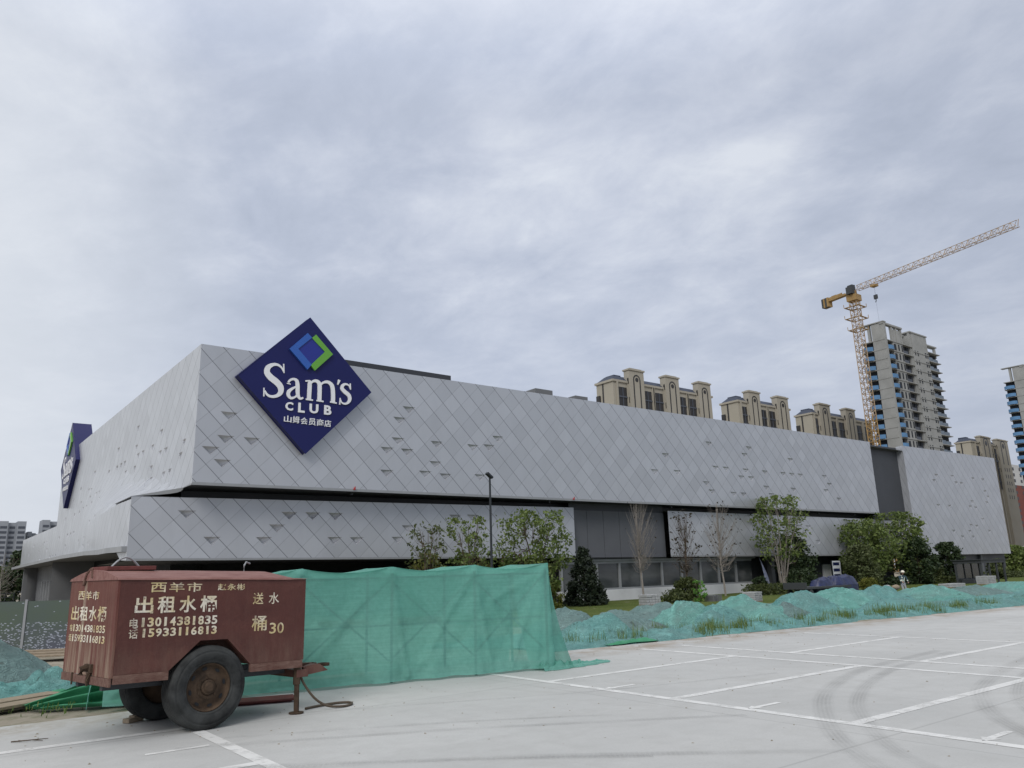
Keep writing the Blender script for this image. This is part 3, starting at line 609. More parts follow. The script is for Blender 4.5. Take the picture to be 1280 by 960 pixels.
# left facade
def leftx(y,z):
    base=12.15
    if y<46.65: return base
    wz=.56+.17*max(0,y-46.7); g=1-sm(47.5,86,y)
    t_=min(1,max(0,(z-6.55)/wz)); return base-2.69*g*((1-t_)**3*(1-min(1,(y-46.7)/12))+(1-t_*t_*(3-2*t_))*min(1,(y-46.7)/12))
LE=[(59.8,12.7),(52.9,11.3),(47.3,9.8),(66.0,12.0),(59.8,11.3),(55.0,10.6),(51.4,9.9),(52.8,9.9),(57.7,10.6),(59.1,10.6),(47.9,9.1),(63.3,10.6),(64.6,10.6),(66.0,10.6),(59.8,9.8),(54.9,9.2),(50.1,8.4),(51.5,8.4),(62.7,9.8),(69.0,10.6),(75.2,11.3),(54.5,8.4),(55.9,8.4),(58.6,8.4),(75.2,9.8),(76.6,9.9),(81.3,10.5),(70.3,9.1),(71.6,9.1),(74.7,9.1),(80.0,9.1),(75.6,8.4),(72.4,8.4),(77.8,8.4),(80.4,8.3),(83.5,8.3),(68.4,8.4),(68.4,6.6),(63.3,6.6),(85.0,9.8),(88.8,8.3),(82.8,6.6),(84.8,6.6),(86.5,6.6),(91.7,6.6),(87.3,5.6),(78.3,5.6),(73.0,5.6),(100.5,6.6),(102.1,6.6),(99.8,5.8),(111.4,6.7),(106.4,5.8),(115.3,5.8),(95.1,4.9),(92.9,4.9),(73.8,5.0),(72.4,4.9),(67.9,4.9),(66.4,4.9),(96.9,4.9),(104.5,4.9)]
inner=[(y,z) for y in (46.75,47,47.3,47.7,48.3,49,49.8,50.7,51.7) for z in (6.4,6.6,6.68,6.76,6.84,6.92,7.0,7.08,7.16,7.3,7.5,7.8,8.1)]+[(y,z) for y in [45.9+1.35*k for k in range(36) if not 46.6<45.9+1.35*k<52] for z in (4.7,5.2,5.8,6.4,6.9,7.3,7.7,8.2,8.8,9.5,10.3,11.2,12.2,13.4,14.5) if not (y<46.7 and z<7.35) and not any(abs(y-a)<.75 and abs(z-b)<.5 for a,b in LE)]
facade('side_cladding',[(45.1,7.14),(46.7,7.14),(46.7,6.55),(46.7,3.08),(48.2,3.15),(50,3.8),(56,4.0),(70,4.35),(95,4.5),(123,4.5),(123,8.05),(94.2,8.05),(94.2,15.35),(45.1,15.3)],LE,lambda y,z,d:(leftx(y,z)+d,y,z),inner,.4,.46,dd=.2)
# canopy along the left side with pale slab edge
m=MB()
cp=[(11.9,127.5,4.35),(11.9,110,4.42),(11.75,95,4.40),(11.3,80,4.28),(10.75,66,4.05),(9.95,56,3.74),(9.6,51.5,3.66),(9.5,46.95,3.55)]
for a,b in zip(cp,cp[1:]):
    for dz0,dz1 in ((0,.3),):
        m.face([(a[0]-.3,a[1],a[2]),(b[0]-.3,b[1],b[2]),(b[0]-.3,b[1],b[2]+.3),(a[0]-.3,a[1],a[2]+.3)]); m.face([(a[0]-.3,a[1],a[2]+.3),(b[0]-.3,b[1],b[2]+.3),(b[0]+.6,b[1],b[2]+.3),(a[0]+.6,a[1],a[2]+.3)])
        m.face([(a[0]-.3,a[1],a[2]),(b[0]-.3,b[1],b[2]),(b[0]+5,b[1],b[2]),(a[0]+5,a[1],a[2])],1)
a=cp[-1]; m.face([(a[0]-.3,a[1]-.15,a[2]),(a[0]+.3,a[1]-.15,a[2]),(a[0]+.3,a[1]-.15,a[2]+.3),(a[0]-.3,a[1]-.15,a[2]+.3)]); m.face([(a[0]-.3,a[1]-.15,a[2]),(a[0]-.3,a[1],a[2]),(a[0]-.3,a[1],a[2]+.3),(a[0]-.3,a[1]-.15,a[2]+.3)])
obj('entrance_canopy',m,[MT['frame'],MT['mid_grey']],store,world=True)
# walls under the left side
m=MB(); m.box(14,14.4,96,121.5,-.6,4.4); m.box(12.6,14,121,121.5,-.6,4.4)
obj('entrance_wall',m,MT['mid_grey'],store,world=True)
for k in range(9):
    y=97.6+k*2.15; m=MB(); m.face([(13.96,y,-.2),(13.96,y+1.5,-.2),(13.96,y+1.5,2.5),(13.96,y,2.5)]); pane=obj('entrance_window',m,MT['glass'],store,world=True)
    m=MB(); m.box(13.8,14.0,y-.32,y-.05,-.2,2.6); obj('window_fin',m,MT['frame'],pane,world=True)
m=MB(); m.box(12.3,12.75,119.5,120,-.6,4.4); obj('entrance_column',m,MT['mid_grey'],store,world=True)
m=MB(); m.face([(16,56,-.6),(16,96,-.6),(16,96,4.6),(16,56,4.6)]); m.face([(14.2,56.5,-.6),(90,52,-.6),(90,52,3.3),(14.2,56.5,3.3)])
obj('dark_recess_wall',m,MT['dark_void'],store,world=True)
# roof, back and far side
m=MB(); rz=14.7
m.face([(UX0,FY+.05,rz),(120.4,FY+.05,rz+.3),(120.4,94,rz+.3),(UX0,94.2,rz)]); m.face([(UX0,94.2,-.6),(120.4,94,-.6),(120.4,94,15.7),(UX0,94.2,15.35)]); m.face([(120.4,FY,2.6),(120.4,94,2.6),(120.4,94,15.72),(120.4,FY,15.72)])
m.face([(12.15,94.2,8.0),(60,94.2,8.0),(60,123,8.0),(12.15,123,8.0)]); m.face([(12.15,123,4.4),(60,123,4.4),(60,123,8.05),(12.15,123,8.05)])
obj('roof',m,MT['mid_grey'],store,world=True,fix=False)
m=MB(); m.box(20,30.6,47,47.3,15.0,16.25); m.box(20,30.6,47.31,50,15.0,16.1)
obj('roof_screen',m,MT['dark_panel'],store,world=True)
m=MB(); m.box(38.7,40.5,47,49,15,16.3); obj('roof_unit',m,MT['mid_grey'],store,world=True); m=MB(); m.box(43,44.4,47,49,15,16.2); obj('roof_unit',m,MT['mid_grey'],store,world=True)
m=MB()
for x in (22,40.5): m=MB(); m.tube([(x,FY-.06,UZ0+.14),(x,FY-.16,UZ0+.32)],[.08,.02],5); obj('warning_marker',m,MT['warn'],store,world=True)
# dark recess between upper storey and right wing
m=MB(); m.face([(UX1,FY+.8,6.6),(94.3,FY+.8,6.6),(94.3,FY+.8,15.36),(UX1,FY+.8,15.3)]); m.face([(UX1,FY,UZ0),(UX1,FY+.8,UZ0),(UX1,FY+.8,15.3),(UX1,FY,15.3)]); m.face([(UX1-.4,FY,6.62),(94.3,FY,6.62),(94.3,FY+.8,6.62),(UX1-.4,FY+.8,6.62)])
obj('dark_recess_panel',m,MT['dark_panel'],store,world=True)
WI=[(102.6,12.3),(101.9,11.6),(106.0,12.4),(107.0,11.6),(108.4,11.6),(112.5,12.4),(115.7,12.4),(115.9,10.8),(116.6,10.1),(115.8,9.3),(110.8,9.3),(110.0,8.6),(111.6,8.5),(101.9,8.5),(105.0,8.5),(113.1,7.0),(109.1,6.2),(110.8,6.1),(105.0,5.4),(108.2,5.4),(114.7,5.5),(105.8,4.7),(109.1,4.7)]
facade('wing_cladding',[(94.2,2.6),(120.4,2.6),(120.4,15.75),(94.2,15.55)],[(snap(u,z),z) for u,z in WI],lambda u,z,d:(u,FY+d,z))
m=MB(); m.face([(94.2,FY+.8,6.62),(94.2,FY,6.62),(94.2,FY,15.55),(94.2,FY+.8,15.5)],0,[(92,6.6),(94.2,6.6),(94.2,15.55),(92,15.5)]); obj('wing_return',m,MT['clad'],store,world=True)
m=MB(); m.box(92,120.2,FY+.8,FY+1.2,-.6,2.75); m.box(70,92.05,47.2,47.5,-.6,2.9)
obj('base_wall',m,MT['dark_panel'],store,world=True)
# shop front glazing
m=MB(); m.box(40.0,64.6,46.5,47.0,-.65,.35); obj('plinth',m,MT['plinth'],store,world=True,bevel=.02)
wins=[]
x=41.4; k=0
edges=[40.2,42.05,43.94]+[43.94+2.544*j for j in range(1,9)]
for a,b in zip(edges,edges[1:]):
    m=MB(); 
    m.box(a,a+.22,46.6,46.8,.355,2.59); m.box(a+.22,b,46.6,46.8,2.4,2.59); m.box(a+.22,b,46.6,46.8,.355,.49)
    fr=obj('shop_window',m,MT['frame'],store,world=True)
    m=MB(); m.face([(a+.22,46.72,.49),(b,46.72,.49),(b,46.72,2.4),(a+.22,46.72,2.4)]); obj('pane',m,MT['glass'],fr,world=True)
m=MB(); m.box(40,64.7,46.45,47.1,2.6,2.74); obj('window_head',m,MT['frame'],store,world=True)
m=MB(); m.face([(39.9,47.2,-.6),(69,47.2,-.6),(69,47.2,2.6),(39.9,47.2,2.6)]); obj('dark_backing',m,MT['dark_void'],store,world=True)
for x in (69.2,77.1):
    m=MB(); m.box(x,x+1.3,47.0,47.12,-.5,1.75); m.box(x-.08,x,46.98,47.14,-.5,1.83); m.box(x+1.3,x+1.38,46.98,47.14,-.5,1.83); m.box(x-.08,x+1.38,46.98,47.14,1.752,1.85)
    obj('service_door',m,MT['plinth'],store,world=True)
m=MB()
for x in (66.8,72.6,80.2,86,98,104.5,112): m=MB(); m.box(x,x+.5,46.2,46.7 if x<90 else 45.89,-.6,2.8 if x<90 else 2.55) if x<90 else m.box(x,x+.5,45.6,45.89,-.6,2.55); obj('base_pier',m,MT['grey_panel'],store,world=True)
# the emergency-stair lobby window seen right of the wing door
m=MB(); m.box(99.4,101.2,FY+.74,FY+.79,-.3,1.7); obj('wing_door',m,MT['dark_void'],store,world=True)

# ------------------------------------------------------------ signs
def text_mesh(s,bold=.0):
    cu=bpy.data.curves.new('t','FONT'); cu.body=s; cu.size=1; cu.offset=bold; cu.resolution_u=3
    o=bpy.data.objects.new('t',cu); COL.objects.link(o); bpy.context.view_layer.update()
    me=bpy.data.meshes.new_from_object(o.evaluated_get(bpy.context.evaluated_depsgraph_get()))
    vs=[(v.co.x,v.co.y) for v in me.vertices]; fs=[tuple(p.vertices) for p in me.polygons]
    bpy.data.objects.remove(o); bpy.data.curves.remove(cu); bpy.data.meshes.remove(me)
    x0=min(v[0] for v in vs);x1=max(v[0] for v in vs);y0=min(v[1] for v in vs);y1=max(v[1] for v in vs)
    return [((a-x0)/(x1-x0),(b-y0)/(y1-y0)) for a,b in vs],fs
def put_text(mb,s,box,fn,bold=.0,thick=0,slope=0):
    a0,a1,b0,b1=box; vs,fs=text_mesh(s,bold); i=len(mb.v); n=len(vs)
    P=[(a0+(a1-a0)*x,b0+(b1-b0)*y+slope*x) for x,y in vs]
    mb.v+=[tuple(fn(a,b,thick)) for a,b in P]; 
    for f in fs: mb.f.append(tuple(i+k for k in f)); mb.m.append(0)
    if thick:
        j=len(mb.v); mb.v+=[tuple(fn(a,b,0)) for a,b in P]; cnt={}
        for f in fs:
            for k in range(len(f)):
                e=(f[k],f[(k+1)%len(f)]); cnt[e]=1
        for (p,q2) in cnt:
            if (q2,p) not in cnt: mb.f.append((i+p,j+p,j+q2,i+q2)); mb.m.append(0)
def put_chars(mb,s,box,fn,gap=.12,**k):
    a0,a1,b0,b1=box; n=len(s); cw=(a1-a0)/(n+gap*(n-1))
    for i,c in enumerate(s):
        x=a0+i*cw*(1+gap); put_text(mb,c,(x+(cw*.28 if c=='1' else 0),x+cw*(.7 if c=='1' else 1),b0,b1),fn,**k)
def glyphs(mb,G,fn,h):
    for st in G:
        # sweep a ribbon of varying width along the stroke, smoothed
        P=[Vector((p[0],p[1])) for p in st]; Wd=[p[2] for p in st]; out=[];wo_=[]
        for k in range(len(P)-1):
            p0=P[max(k-1,0)];p1=P[k];p2=P[k+1];p3=P[min(k+2,len(P)-1)]
            n_=6 if len(P)>2 else 1
            for s in range(n_):
                u=s/n_; out.append(.5*((2*p1)+(p2-p0)*u+(2*p0-5*p1+4*p2-p3)*u*u+(3*p1-p0-3*p2+p3)*u**3)); wo_.append(Wd[k]*(1-u)+Wd[k+1]*u)
        out.append(P[-1]); wo_.append(Wd[-1]); L=[];R=[]
        for k,pn in enumerate(out):
            d=(out[min(k+1,len(out)-1)]-out[max(k-1,0)]).normalized(); nn=Vector((-d.y,d.x))*wo_[k]/2; L.append(pn+nn); R.append(pn-nn)
        for k in range(len(out)-1):
            h_=h+k*.0002; mb.face([fn(*L[k],h_),fn(*R[k],h_),fn(*R[k+1],h_),fn(*L[k+1],h_)]); mb.face([fn(*L[k],0),fn(*L[k],h),fn(*L[k+1],h),fn(*L[k+1],0)]); mb.face([fn(*R[k],0),fn(*R[k],h),fn(*R[k+1],h),fn(*R[k+1],0)])
def big_sign(label,loc,fn,hd,t0,t1,off,parent_loc):
    """diamond sign; local sign plane (a,b) centred, fn(a,b,d) world"""
    th=thing('diamond_sign',label,'sign',loc,0,'diamond shop signs on the store')
    m=MB(); m.prism([(0,hd),(hd,0),(0,-hd),(-hd,0)],fn,t0,t1); obj('sign_panel',m,MT['navy'],th,world=True,bevel=.03)
    c=lambda L:[(p[0]-off[0],p[1]-off[1]) for p in L]
    for nm,key,mt,h in (('emblem_blue_chevron','light','blue1',.16),('emblem_centre','inner','blue2',.10),('emblem_green_chevron','green','green1',.15)):
        m=MB(); m.prism(c(EMBLEM[key]),fn,t0-h,t0-.003); obj(nm,m,MT[mt],th,world=True)
    m=MB(); f2=lambda a,b,d:fn(a-off[0],b-off[1],t0-.003-d)
    hh=.03
    for k_ in GLYPH:
        for st in GLYPH[k_]: hh+=.003; glyphs(m,[st],f2,hh)
    obj('script_lettering',m,MT['white_letter'],th,world=True)
    m=MB()
    for ch,bx in zip('CLUB',CLUB_BOX):
        m=MB(); put_text(m,ch,bx,f2,.035,.06); obj('capital_letter',m,MT['white_letter'],th,world=True)
    for ch,bx in zip('山姆会员商店',CN_BOX):
        m=MB(); put_text(m,ch,bx,f2,.008,.05); obj('chinese_character',m,MT['white_letter'],th,world=True)
    return th
OFF=(18.5,13.57)
big_sign('large navy diamond sign on the front of the store near its corner',(18.5,44.6,9.2),lambda a,b,d:(18.5+a,44.6+d,13.57+b),4.32,0,.46,OFF,None)
big_sign('navy diamond sign seen edge on along the left side of the store',(11.8,88.,9.2),lambda a,b,d:(11.75+d,88.-a,13.65+b),4.3,0,1.7,OFF,None)
# ------------------------------------------------------------ water trailer
TR=thing('water_trailer','rusty maroon two wheeled water trailer lettered in Chinese, parked at the front left','trailer',(2.054,10.294,0),.1816)
Z0=.657; L_,W_,H_=2.518,1.483,1.175; PT=math.tan(-.0235)
def tl(x,y,z): return (x,y,Z0+z+x*PT)        # trailer leans a little nose-down
m=MB()
prof=[(0,.1),(.64,.1),(1.02,.43),(1.385,.43),(1.72,.1),(L_,.1),(L_,H_),(0,H_)]
# side walls and inner arch
m.prism(prof,lambda a,b,d:tl(a,d,b),0,.02); m.prism(prof,lambda a,b,d:tl(a,d,b),W_-.02,W_)
for (a,b),(c,e) in zip(prof,prof[1:5]): m.face([tl(a,.02,b),tl(c,.02,e),tl(c,W_-.02,e),tl(a,W_-.02,b)])
m.face([tl(L_-.004,.02,.1),tl(L_-.004,W_-.02,.1),tl(L_-.004,W_-.02,H_),tl(L_-.004,.02,H_)])
body=obj('body',m,MT['maroon'],TR)
m=MB(); m.prism([(0,.07),(W_,.07),(W_,H_),(W_*.72,H_+.075),(W_*.52,H_+.105),(W_*.4,H_+.1),(W_*.28,H_+.075),(0,H_)],lambda a,b,d:tl(d,a,b),-.03,-.003); rear=obj('rear_panel',m,MT['maroon_rear'],TR,bevel=.004)
# arched lid roof with hipped front
m=MB(); sec=[(-.02,-.012),(.0,.012),(.32,.078),(.56,.108),(.74,.118),(.92,.108),(1.16,.078),(W_,.012),(W_+.02,-.012)]
xs_=[-.045,.5,1.1,1.7,2.2,L_+.02]
def rf(i,j):
    x=xs_[i]; y,z=sec[j]; k=1 if i<5 else .12
    return tl(x,y,H_+z*k+.006+.006*nz(x*3,y*4))
for i in range(5):
    for j in range(8): m.face([rf(i,j),rf(i+1,j),rf(i+1,j+1),rf(i,j+1)])
m.face([rf(0,j) for j in range(9)]); m.face([rf(5,j) for j in range(9)])
roof=obj('roof',m,MT['maroon_roof'],TR,fix=True)
m=MB(); m.box(.02,.62,.5,1.0,0,.05,0,Matrix.Translation(tl(0,0,H_+.112))); 
hatch=obj('filler_hatch',m,MT['red_plate'],TR,bevel=.006)
m=MB(); pts=[tl(.16+.36*k/12,.76,H_+.155+.13*math.sin(PI*k/12)) for k in range(13)]; m.tube(pts,.013,6); obj('hatch_handle',m,MT['frame'],hatch)
m=MB(); m.tube([tl(1.95,.7,H_+.1),tl(1.95,.7,H_+.2),tl(1.99,.72,H_+.25),tl(2.06,.74,H_+.23)],.012,6); obj('lid_hook',m,MT['frame'],roof)
m=MB(); m.tube([tl(-.05,1.02,H_-.06),tl(-.05,.94,H_+.08),tl(-.04,.84,H_+.14)],[.02,.016,.014],6); m.tube([tl(-.05,.78,H_+.15),tl(-.05,.76,H_+.03)],.014,6); obj('lid_latch',m,MT['skirt'],rear)
# weathered skirt boards
for a,b in ((0,.64),(1.72,L_-.02)):
    m=MB(); m.box(a,b,-.012,.04,.0,.098,0,Matrix(((1,0,0,0),(0,1,0,0),(PT,0,1,Z0),(0,0,0,1)))); obj('skirt_board',m,MT['skirt'],TR,bevel=.004)
m=MB(); m.box(-.045,-.015,.0,W_,-.025,.066,0,Matrix.Translation((0,0,Z0))); obj('rear_sill',m,MT['skirt'],TR,bevel=.004)
m=MB(); m.tube([tl(-.06,.62,.16),tl(-.12,.62,.15),tl(-.13,.62,.08)],[.045,.04,.035],8); m.box(-.06,-.03,.52,.72,.11,.2,0,Matrix.Translation((0,0,Z0))); m.tube([tl(-.06,.55,.1),tl(-.07,.56,.02),tl(-.06,.59,-.04)],[.03,.022,.012],6); obj('drain_valve',m,MT['rust'],TR); m=MB(); m.tube([tl(-.05,1.1,.08),tl(-.05,1.1,-.06)],.012,6); obj('hanging_pin',m,MT['rust'],TR)
# chassis rails, axle, floor
m=MB()
for y in (.33,1.08): m.box(.02,L_-.01,y,y+.07,-.09,.0,0,Matrix(((1,0,0,0),(0,1,0,0),(PT,0,1,Z0),(0,0,0,1))))
m.face([tl(.02,.02,.1),tl(.62,.02,.1),tl(.62,W_-.02,.1),tl(.02,W_-.02,.1)]); m.face([tl(1.73,.02,.1),tl(L_-.02,.02,.1),tl(L_-.02,W_-.02,.1),tl(1.73,W_-.02,.1)])
obj('chassis_frame',m,MT['crane_dark'],TR)
WX=1.165; R_=.497
m=MB(); m.tube([(WX,.1,R_),(WX,W_-.1,R_)],.045,10); obj('axle',m,MT['rust'],TR)
def wheel(y0,sgn):
    fn=lambda a,b,h:(WX+a,y0+sgn*h,R_+b)
    m=MB()      # rim: dished disc
    m.lathe([(.288,.035),(.28,.02),(.272,.03),(.265,.07),(.25,.09),(.205,.078),(.17,.06),(.155,.055),(.0,.055)],fn,40)
    m.lathe([(.288,.035),(.29,.2),(.0,.2)],fn,40)
    wh=obj('wheel',m,MT['rust'],TR,smooth=True)
    m=MB()
    for k in range(8):
        t=2*PI*k/8+.2; cx,cy=.222*math.cos(t),.222*math.sin(t); m.face([fn(cx+.034*math.cos(u)*math.sin(t)*-1+.019*math.sin(u)*math.cos(t),cy+.034*math.cos(u)*math.cos(t)+.019*math.sin(u)*math.sin(t),.068) for u in [2*PI*q/10 for q in range(10)]])
    obj('hand_holes',m,MT['dark_void'],wh)
    m=MB(); m.lathe([(.0,.0),(.045,.0),(.058,.006),(.062,.02),(.082,.022),(.09,.03),(.09,.055)],fn,24); 
    m.lathe([(.1,.046),(.14,.046),(.14,.056)],fn,24)
    for k in range(8):
        t=2*PI*k/8; c=fn(.122*math.cos(t),.122*math.sin(t),.055); e=fn(.122*math.cos(t),.122*math.sin(t),.03); m.tube([c,e],.013,6)
    obj('hub',m,MT['rust'],wh,smooth=False)
    m=MB(); pr=[(.288,.03),(.292,.012),(.31,.002),(.318,.006),(.326,.0),(.36,-.012),(.395,-.018),(.42,-.014),(.426,-.004),(.434,-.008),(.455,-.002),(.462,.006),(.475,.012),(.489,.03)]
    for k in range(5):
        h=.045+k*.042; pr+=[(.494,h),(.497,h+.004),(.497,h+.026),(.485,h+.03),(.485,h+.036)]
    pr+=[(.487,.262),(.47,.275),(.44,.285),(.4,.295),(.34,.285),(.3,.275),(.288,.25)]
    m.lathe(pr,fn,64); 
    # raised sidewall lug marks
    obj('tyre',m,MT['rubber'],wh,smooth=True)
wheel(-.03,1); wheel(W_+.03,-1)
# drawbar, leg, hose
m=MB()
for y in (.12,1.36): m.prism([(L_-.03,y-.05),(L_-.03,y+.05),(3.2,.79),(3.2,.69)],lambda a,b,d:(a,b,d),Z0-.20,Z0-.10)
m.box(L_-.08,L_+.1,.02,W_-.02,-.14,-.04,0,Matrix.Translation((0,0,Z0-.05)))
m.prism([(2.55,-.02),(2.82,-.01),(2.95,-.1),(2.6,-.13)],lambda a,b,d:(a,d,Z0+b-.04),.05,.09)
obj('drawbar',m,MT['maroon'],TR,bevel=.004)
m=MB(); m.tube([(3.12,.74,Z0-.15),(3.3,.74,Z0-.14)],.025,8)
m.lathe([(.05,-.02),(.09,-.02),(.09,.02),(.05,.02)],lambda x,y,h:(3.36+x,.74+y,Z0-.14+h),16,0,True); obj('tow_eye',m,MT['rust'],TR)
m=MB(); m.tube([(2.47,.07,Z0-.08),(2.48,.07,.02)],.036,8); m.tube([(2.47,.07,Z0-.28),(2.47,.07,Z0-.06)],.05,8); m.lathe([(0,.0),(.1,.0),(.1,.018),(0,.02)],lambda x,y,h:(2.48+x,.07+y,.004+h),14); obj('prop_leg',m,MT['rust'],TR)
m=MB(); hp=[(2.52,.1,Z0-.12),(2.6,.08,.36),(2.75,.03,.16),(2.92,-.03,.05),(3.15,-.08,.02),(3.35,.0,.02),(3.4,.16,.02),(3.25,.26,.02),(2.95,.26,.02),(2.7,.22,.02)]
P=[Vector(p) for p in hp]; out=[]
for k in range(len(P)-1):
    p0=P[max(k-1,0)];p1=P[k];p2=P[k+1];p3=P[min(k+2,len(P)-1)]
    for s in range(6):
        u=s/6; out.append(.5*((2*p1)+(p2-p0)*u+(2*p0-5*p1+4*p2-p3)*u*u+(3*p1-p0-3*p2+p3)*u**3))
m.tube(out,.017,8); obj('brake_hose',m,MT['hose'],TR,smooth=True)
# lettering, 3 mm proud of the panels
sf=lambda a,b,d:tl(a,-.0035,b); rfz=lambda a,b,d:tl(-.0335,a,b)
m=MB(); put_chars(m,'西羊市',(.35,.994,1.02,1.135),sf,.18,bold=.012); put_chars(m,'出租水桶',(.18,1.205,.775,.975),sf,.22,bold=.02)
put_chars(m,'电',(.135,.235,.61,.725),sf,bold=.012); put_chars(m,'13014381835',(.255,1.225,.622,.728),sf,.2,bold=.03)
put_chars(m,'话',(.135,.24,.495,.6),sf,bold=.012); put_chars(m,'15933116813',(.275,1.225,.503,.602),sf,.22,bold=.03)
obj('side_lettering',m,MT['letter'],body)
m=MB(); put_chars(m,'赵永彬',(1.207,1.59,1.035,1.117),sf,.1,bold=.018); obj('name_lettering',m,MT['letter'],body); m=MB(); put_chars(m,'送水',(1.71,2.10,.85,1.0),sf,.5,bold=.008); obj('delivery_lettering',m,MT['letter'],body); m=MB(); put_chars(m,'桶',(1.71,1.93,.51,.705),sf,bold=.014); put_chars(m,'30',(1.974,2.19,.465,.605),sf,.2,bold=.01)
obj('price_lettering',m,MT['letter'],body)
m=MB(); rl=lambda a,b,d:rfz(-a,b,d)
put_chars(m,'西羊市',(-1.20,-.53,.94,1.045),rl,.1,bold=.012); put_chars(m,'出租水桶',(-1.375,-.27,.69,.865),rl,.12,bold=.018)
put_chars(m,'电13014381835',(-1.38,-.26,.56,.645),rl,.1,bold=.02); put_chars(m,'话15933116813',(-1.39,-.25,.44,.525),rl,.1,bold=.02)
obj('rear_lettering',m,MT['letter'],rear)

# things lying round the trailer
m=MB(); Mx=Matrix.Translation((4.05,12.33,.0))@Matrix.Rotation(-.3,4,'Z'); m.box(-.95,.95,-.24,.24,.03,.055,0,Mx); m.box(-.9,.9,-.16,.16,.0,.029,0,Mx)
tag(obj('steel_plate',[m][0],MT['red_plate'],loc=(4.05,12.33,0),bevel=.005),'flat rusty red steel plate lying on the ground behind the trailer wheel','plate')
m=MB(); Mx=Matrix.Translation((2.66,11.86,.0))@Matrix.Rotation(.5,4,'Z'); m.box(-.12,.12,-.06,.06,.002,.06,0,Mx)
m.box(-.03,.05,-.055,.055,.061,.085,0,Mx)
tag(obj('wooden_chock',m,MT['wood'],loc=(2.66,11.86,0),bevel=.008),'small dark wooden chock under the far trailer wheel','chock')
m=MB(); Mx=Matrix.Translation((1.35,14.75,.0))@Matrix.Rotation(.52,4,'Z'); 
for k in range(2): m.box(-1.9,1.25-.1*k,-.42+.42*k,-.02+.42*k,.03+.015*k,.075+.015*k,0,Mx)
tag(obj('timber_board',m,MT['wood'],loc=(1.35,14.75,0),bevel=.006),'long weathered timber boards lying on the soil at the left edge','board')
# twig on the slab
m=MB(); m.tube([(1.25,11.45,.012),(1.42,11.35,.02),(1.62,11.36,.012)],[.008,.007,.004],5); m.tube([(1.45,11.35,.018),(1.55,11.25,.012)],[.006,.003],5); m.tube([(1.34,11.4,.018),(1.33,11.5,.01)],[.005,.003],5)
tag(obj('dry_twig',m,MT['bark'],loc=(1.4,11.4,0)),'thin dry twig lying on the concrete in front of the trailer','twig')
# ------------------------------------------------------------ netted scaffold beside the trailer
SO=Vector((10.02,12.06,0)); SU=Vector((-.982,.187,0)); SN=Vector((.187,.982,0))   # SU runs left, SN away from the camera
SC=thing('netted_scaffold','box of scaffold poles wholly draped in green netting behind the trailer','scaffold',(SO.x,SO.y,0))
poles=[0.05,1.55,3.15,4.75,6.3,7.3]
DEP=1.5
def sc(s,d,z): p=SO+SU*s+SN*d; return (p.x,p.y,z)
def ztop(s):
    k=max(i for i in range(len(poles)) if poles[i]<=max(s,.05)+1e-6); 
    if k>=len(poles)-1: return 1.9
    t=(s-poles[k])/(poles[k+1]-poles[k]); return 1.955-.095*math.sin(PI*max(0,min(1,t)))**.8+.012*s*0
m=MB()
def front(a,b):
    s=-.02+7.6*a; t=b
    zt=ztop(s); z=zt*(1-t)
    k=[abs(s-p) for p in poles]; kp=min(k)
    fold=.045*math.sin(s*6+2.5*nz(s*.8,z*.6))*t**1.5+.05*abs(nz(s*2.2+z*1.6,z*.5-s*.4,11))*(.3+t)-.03+.05*nz(s*1.1,z*.5,3)*t+.02*nz(s*4,z*1.2,5)*(.3+t)
    # taut over the poles, hollow between, kicked out at the hem
    d=-.06-.03*math.exp(-(kp/.12)**2)+.06*math.sin(PI*t)*min(1,kp/.8)-.26*t**2.2*(.7+.5*nz(s*.7,9))-fold
    # diagonal drawn folds from the top of the third pole
    for (s0,z0,s1,z1,am) in ((4.75,1.9,6.9,.2,.07),(5.2,1.3,7.4,.25,.05),(3.15,1.9,1.9,.7,.025),(3.15,1.9,4.5,.5,.025),(0.1,1.85,.9,.1,.05),(.15,1.7,.4,.1,.05),(4.75,1.9,5.3,.1,.06),(6.2,1.6,6.6,.1,.08),(4.75,1.85,3.6,.1,.05),(3.15,1.85,2.9,.1,.06),(1.55,1.85,2.6,.3,.05),(1.55,1.85,.6,.1,.06),(1.55,1.8,1.3,.1,.05),(.05,1.8,1.2,1.3,.03)):
        dx,dz=s1-s0,z1-z0; L2=dx*dx+dz*dz; u=max(0,min(1,((s-s0)*dx+(z-z0)*dz)/L2)); q2=math.hypot(s-s0-dx*u,z-z0-dz*u); d-=am*math.exp(-(q2/.06)**2)*(.4+.6*u)
    hem=.02+.05*max(0,nz(s*2.1,1.7))
    return sc(s,d,max(z,hem if t>.97 else z)+(.02 if t>.97 else 0))
m.grid(150,44,front)
def endr(a,b):
    d=DEP*a; t=b; zt=1.955-.08*math.sin(PI*a); z=max(.02,zt*(1-t)); out=.34*t**1.6+.10*math.sin(d*8)*t**1.3+.06*nz(d*3,t*2,8)*t
    q=sc(-.02-out,d-.06*(1-a)-.26*t**2.2*(1-a),z); return q
m.grid(30,30,endr)
def topn(a,b):
    s=-.02+7.6*a; d=-.06+(DEP+.1)*b; z=ztop(s)-.10*math.sin(PI*b)*min(1,min(abs(s-p) for p in poles)/.5); return sc(s,d,z+.003)
m.grid(76,10,topn)
def back(a,b): 
    s=-.02+7.6*a; z=max(.0,ztop(s)*(1-b)); return sc(s,DEP+.04+.25*b*b+.04*nz(s*2,b*3),z)
m.grid(60,12,back)
def endl(a,b): return sc(7.58+.2*b+.08*nz(a*4,b*3),-.05+(DEP+.1)*a,max(.0,1.9*(1-b)))
m.grid(10,10,endl)
obj('netting',m,MT['net'],SC,smooth=True,world=True)
m=MB()
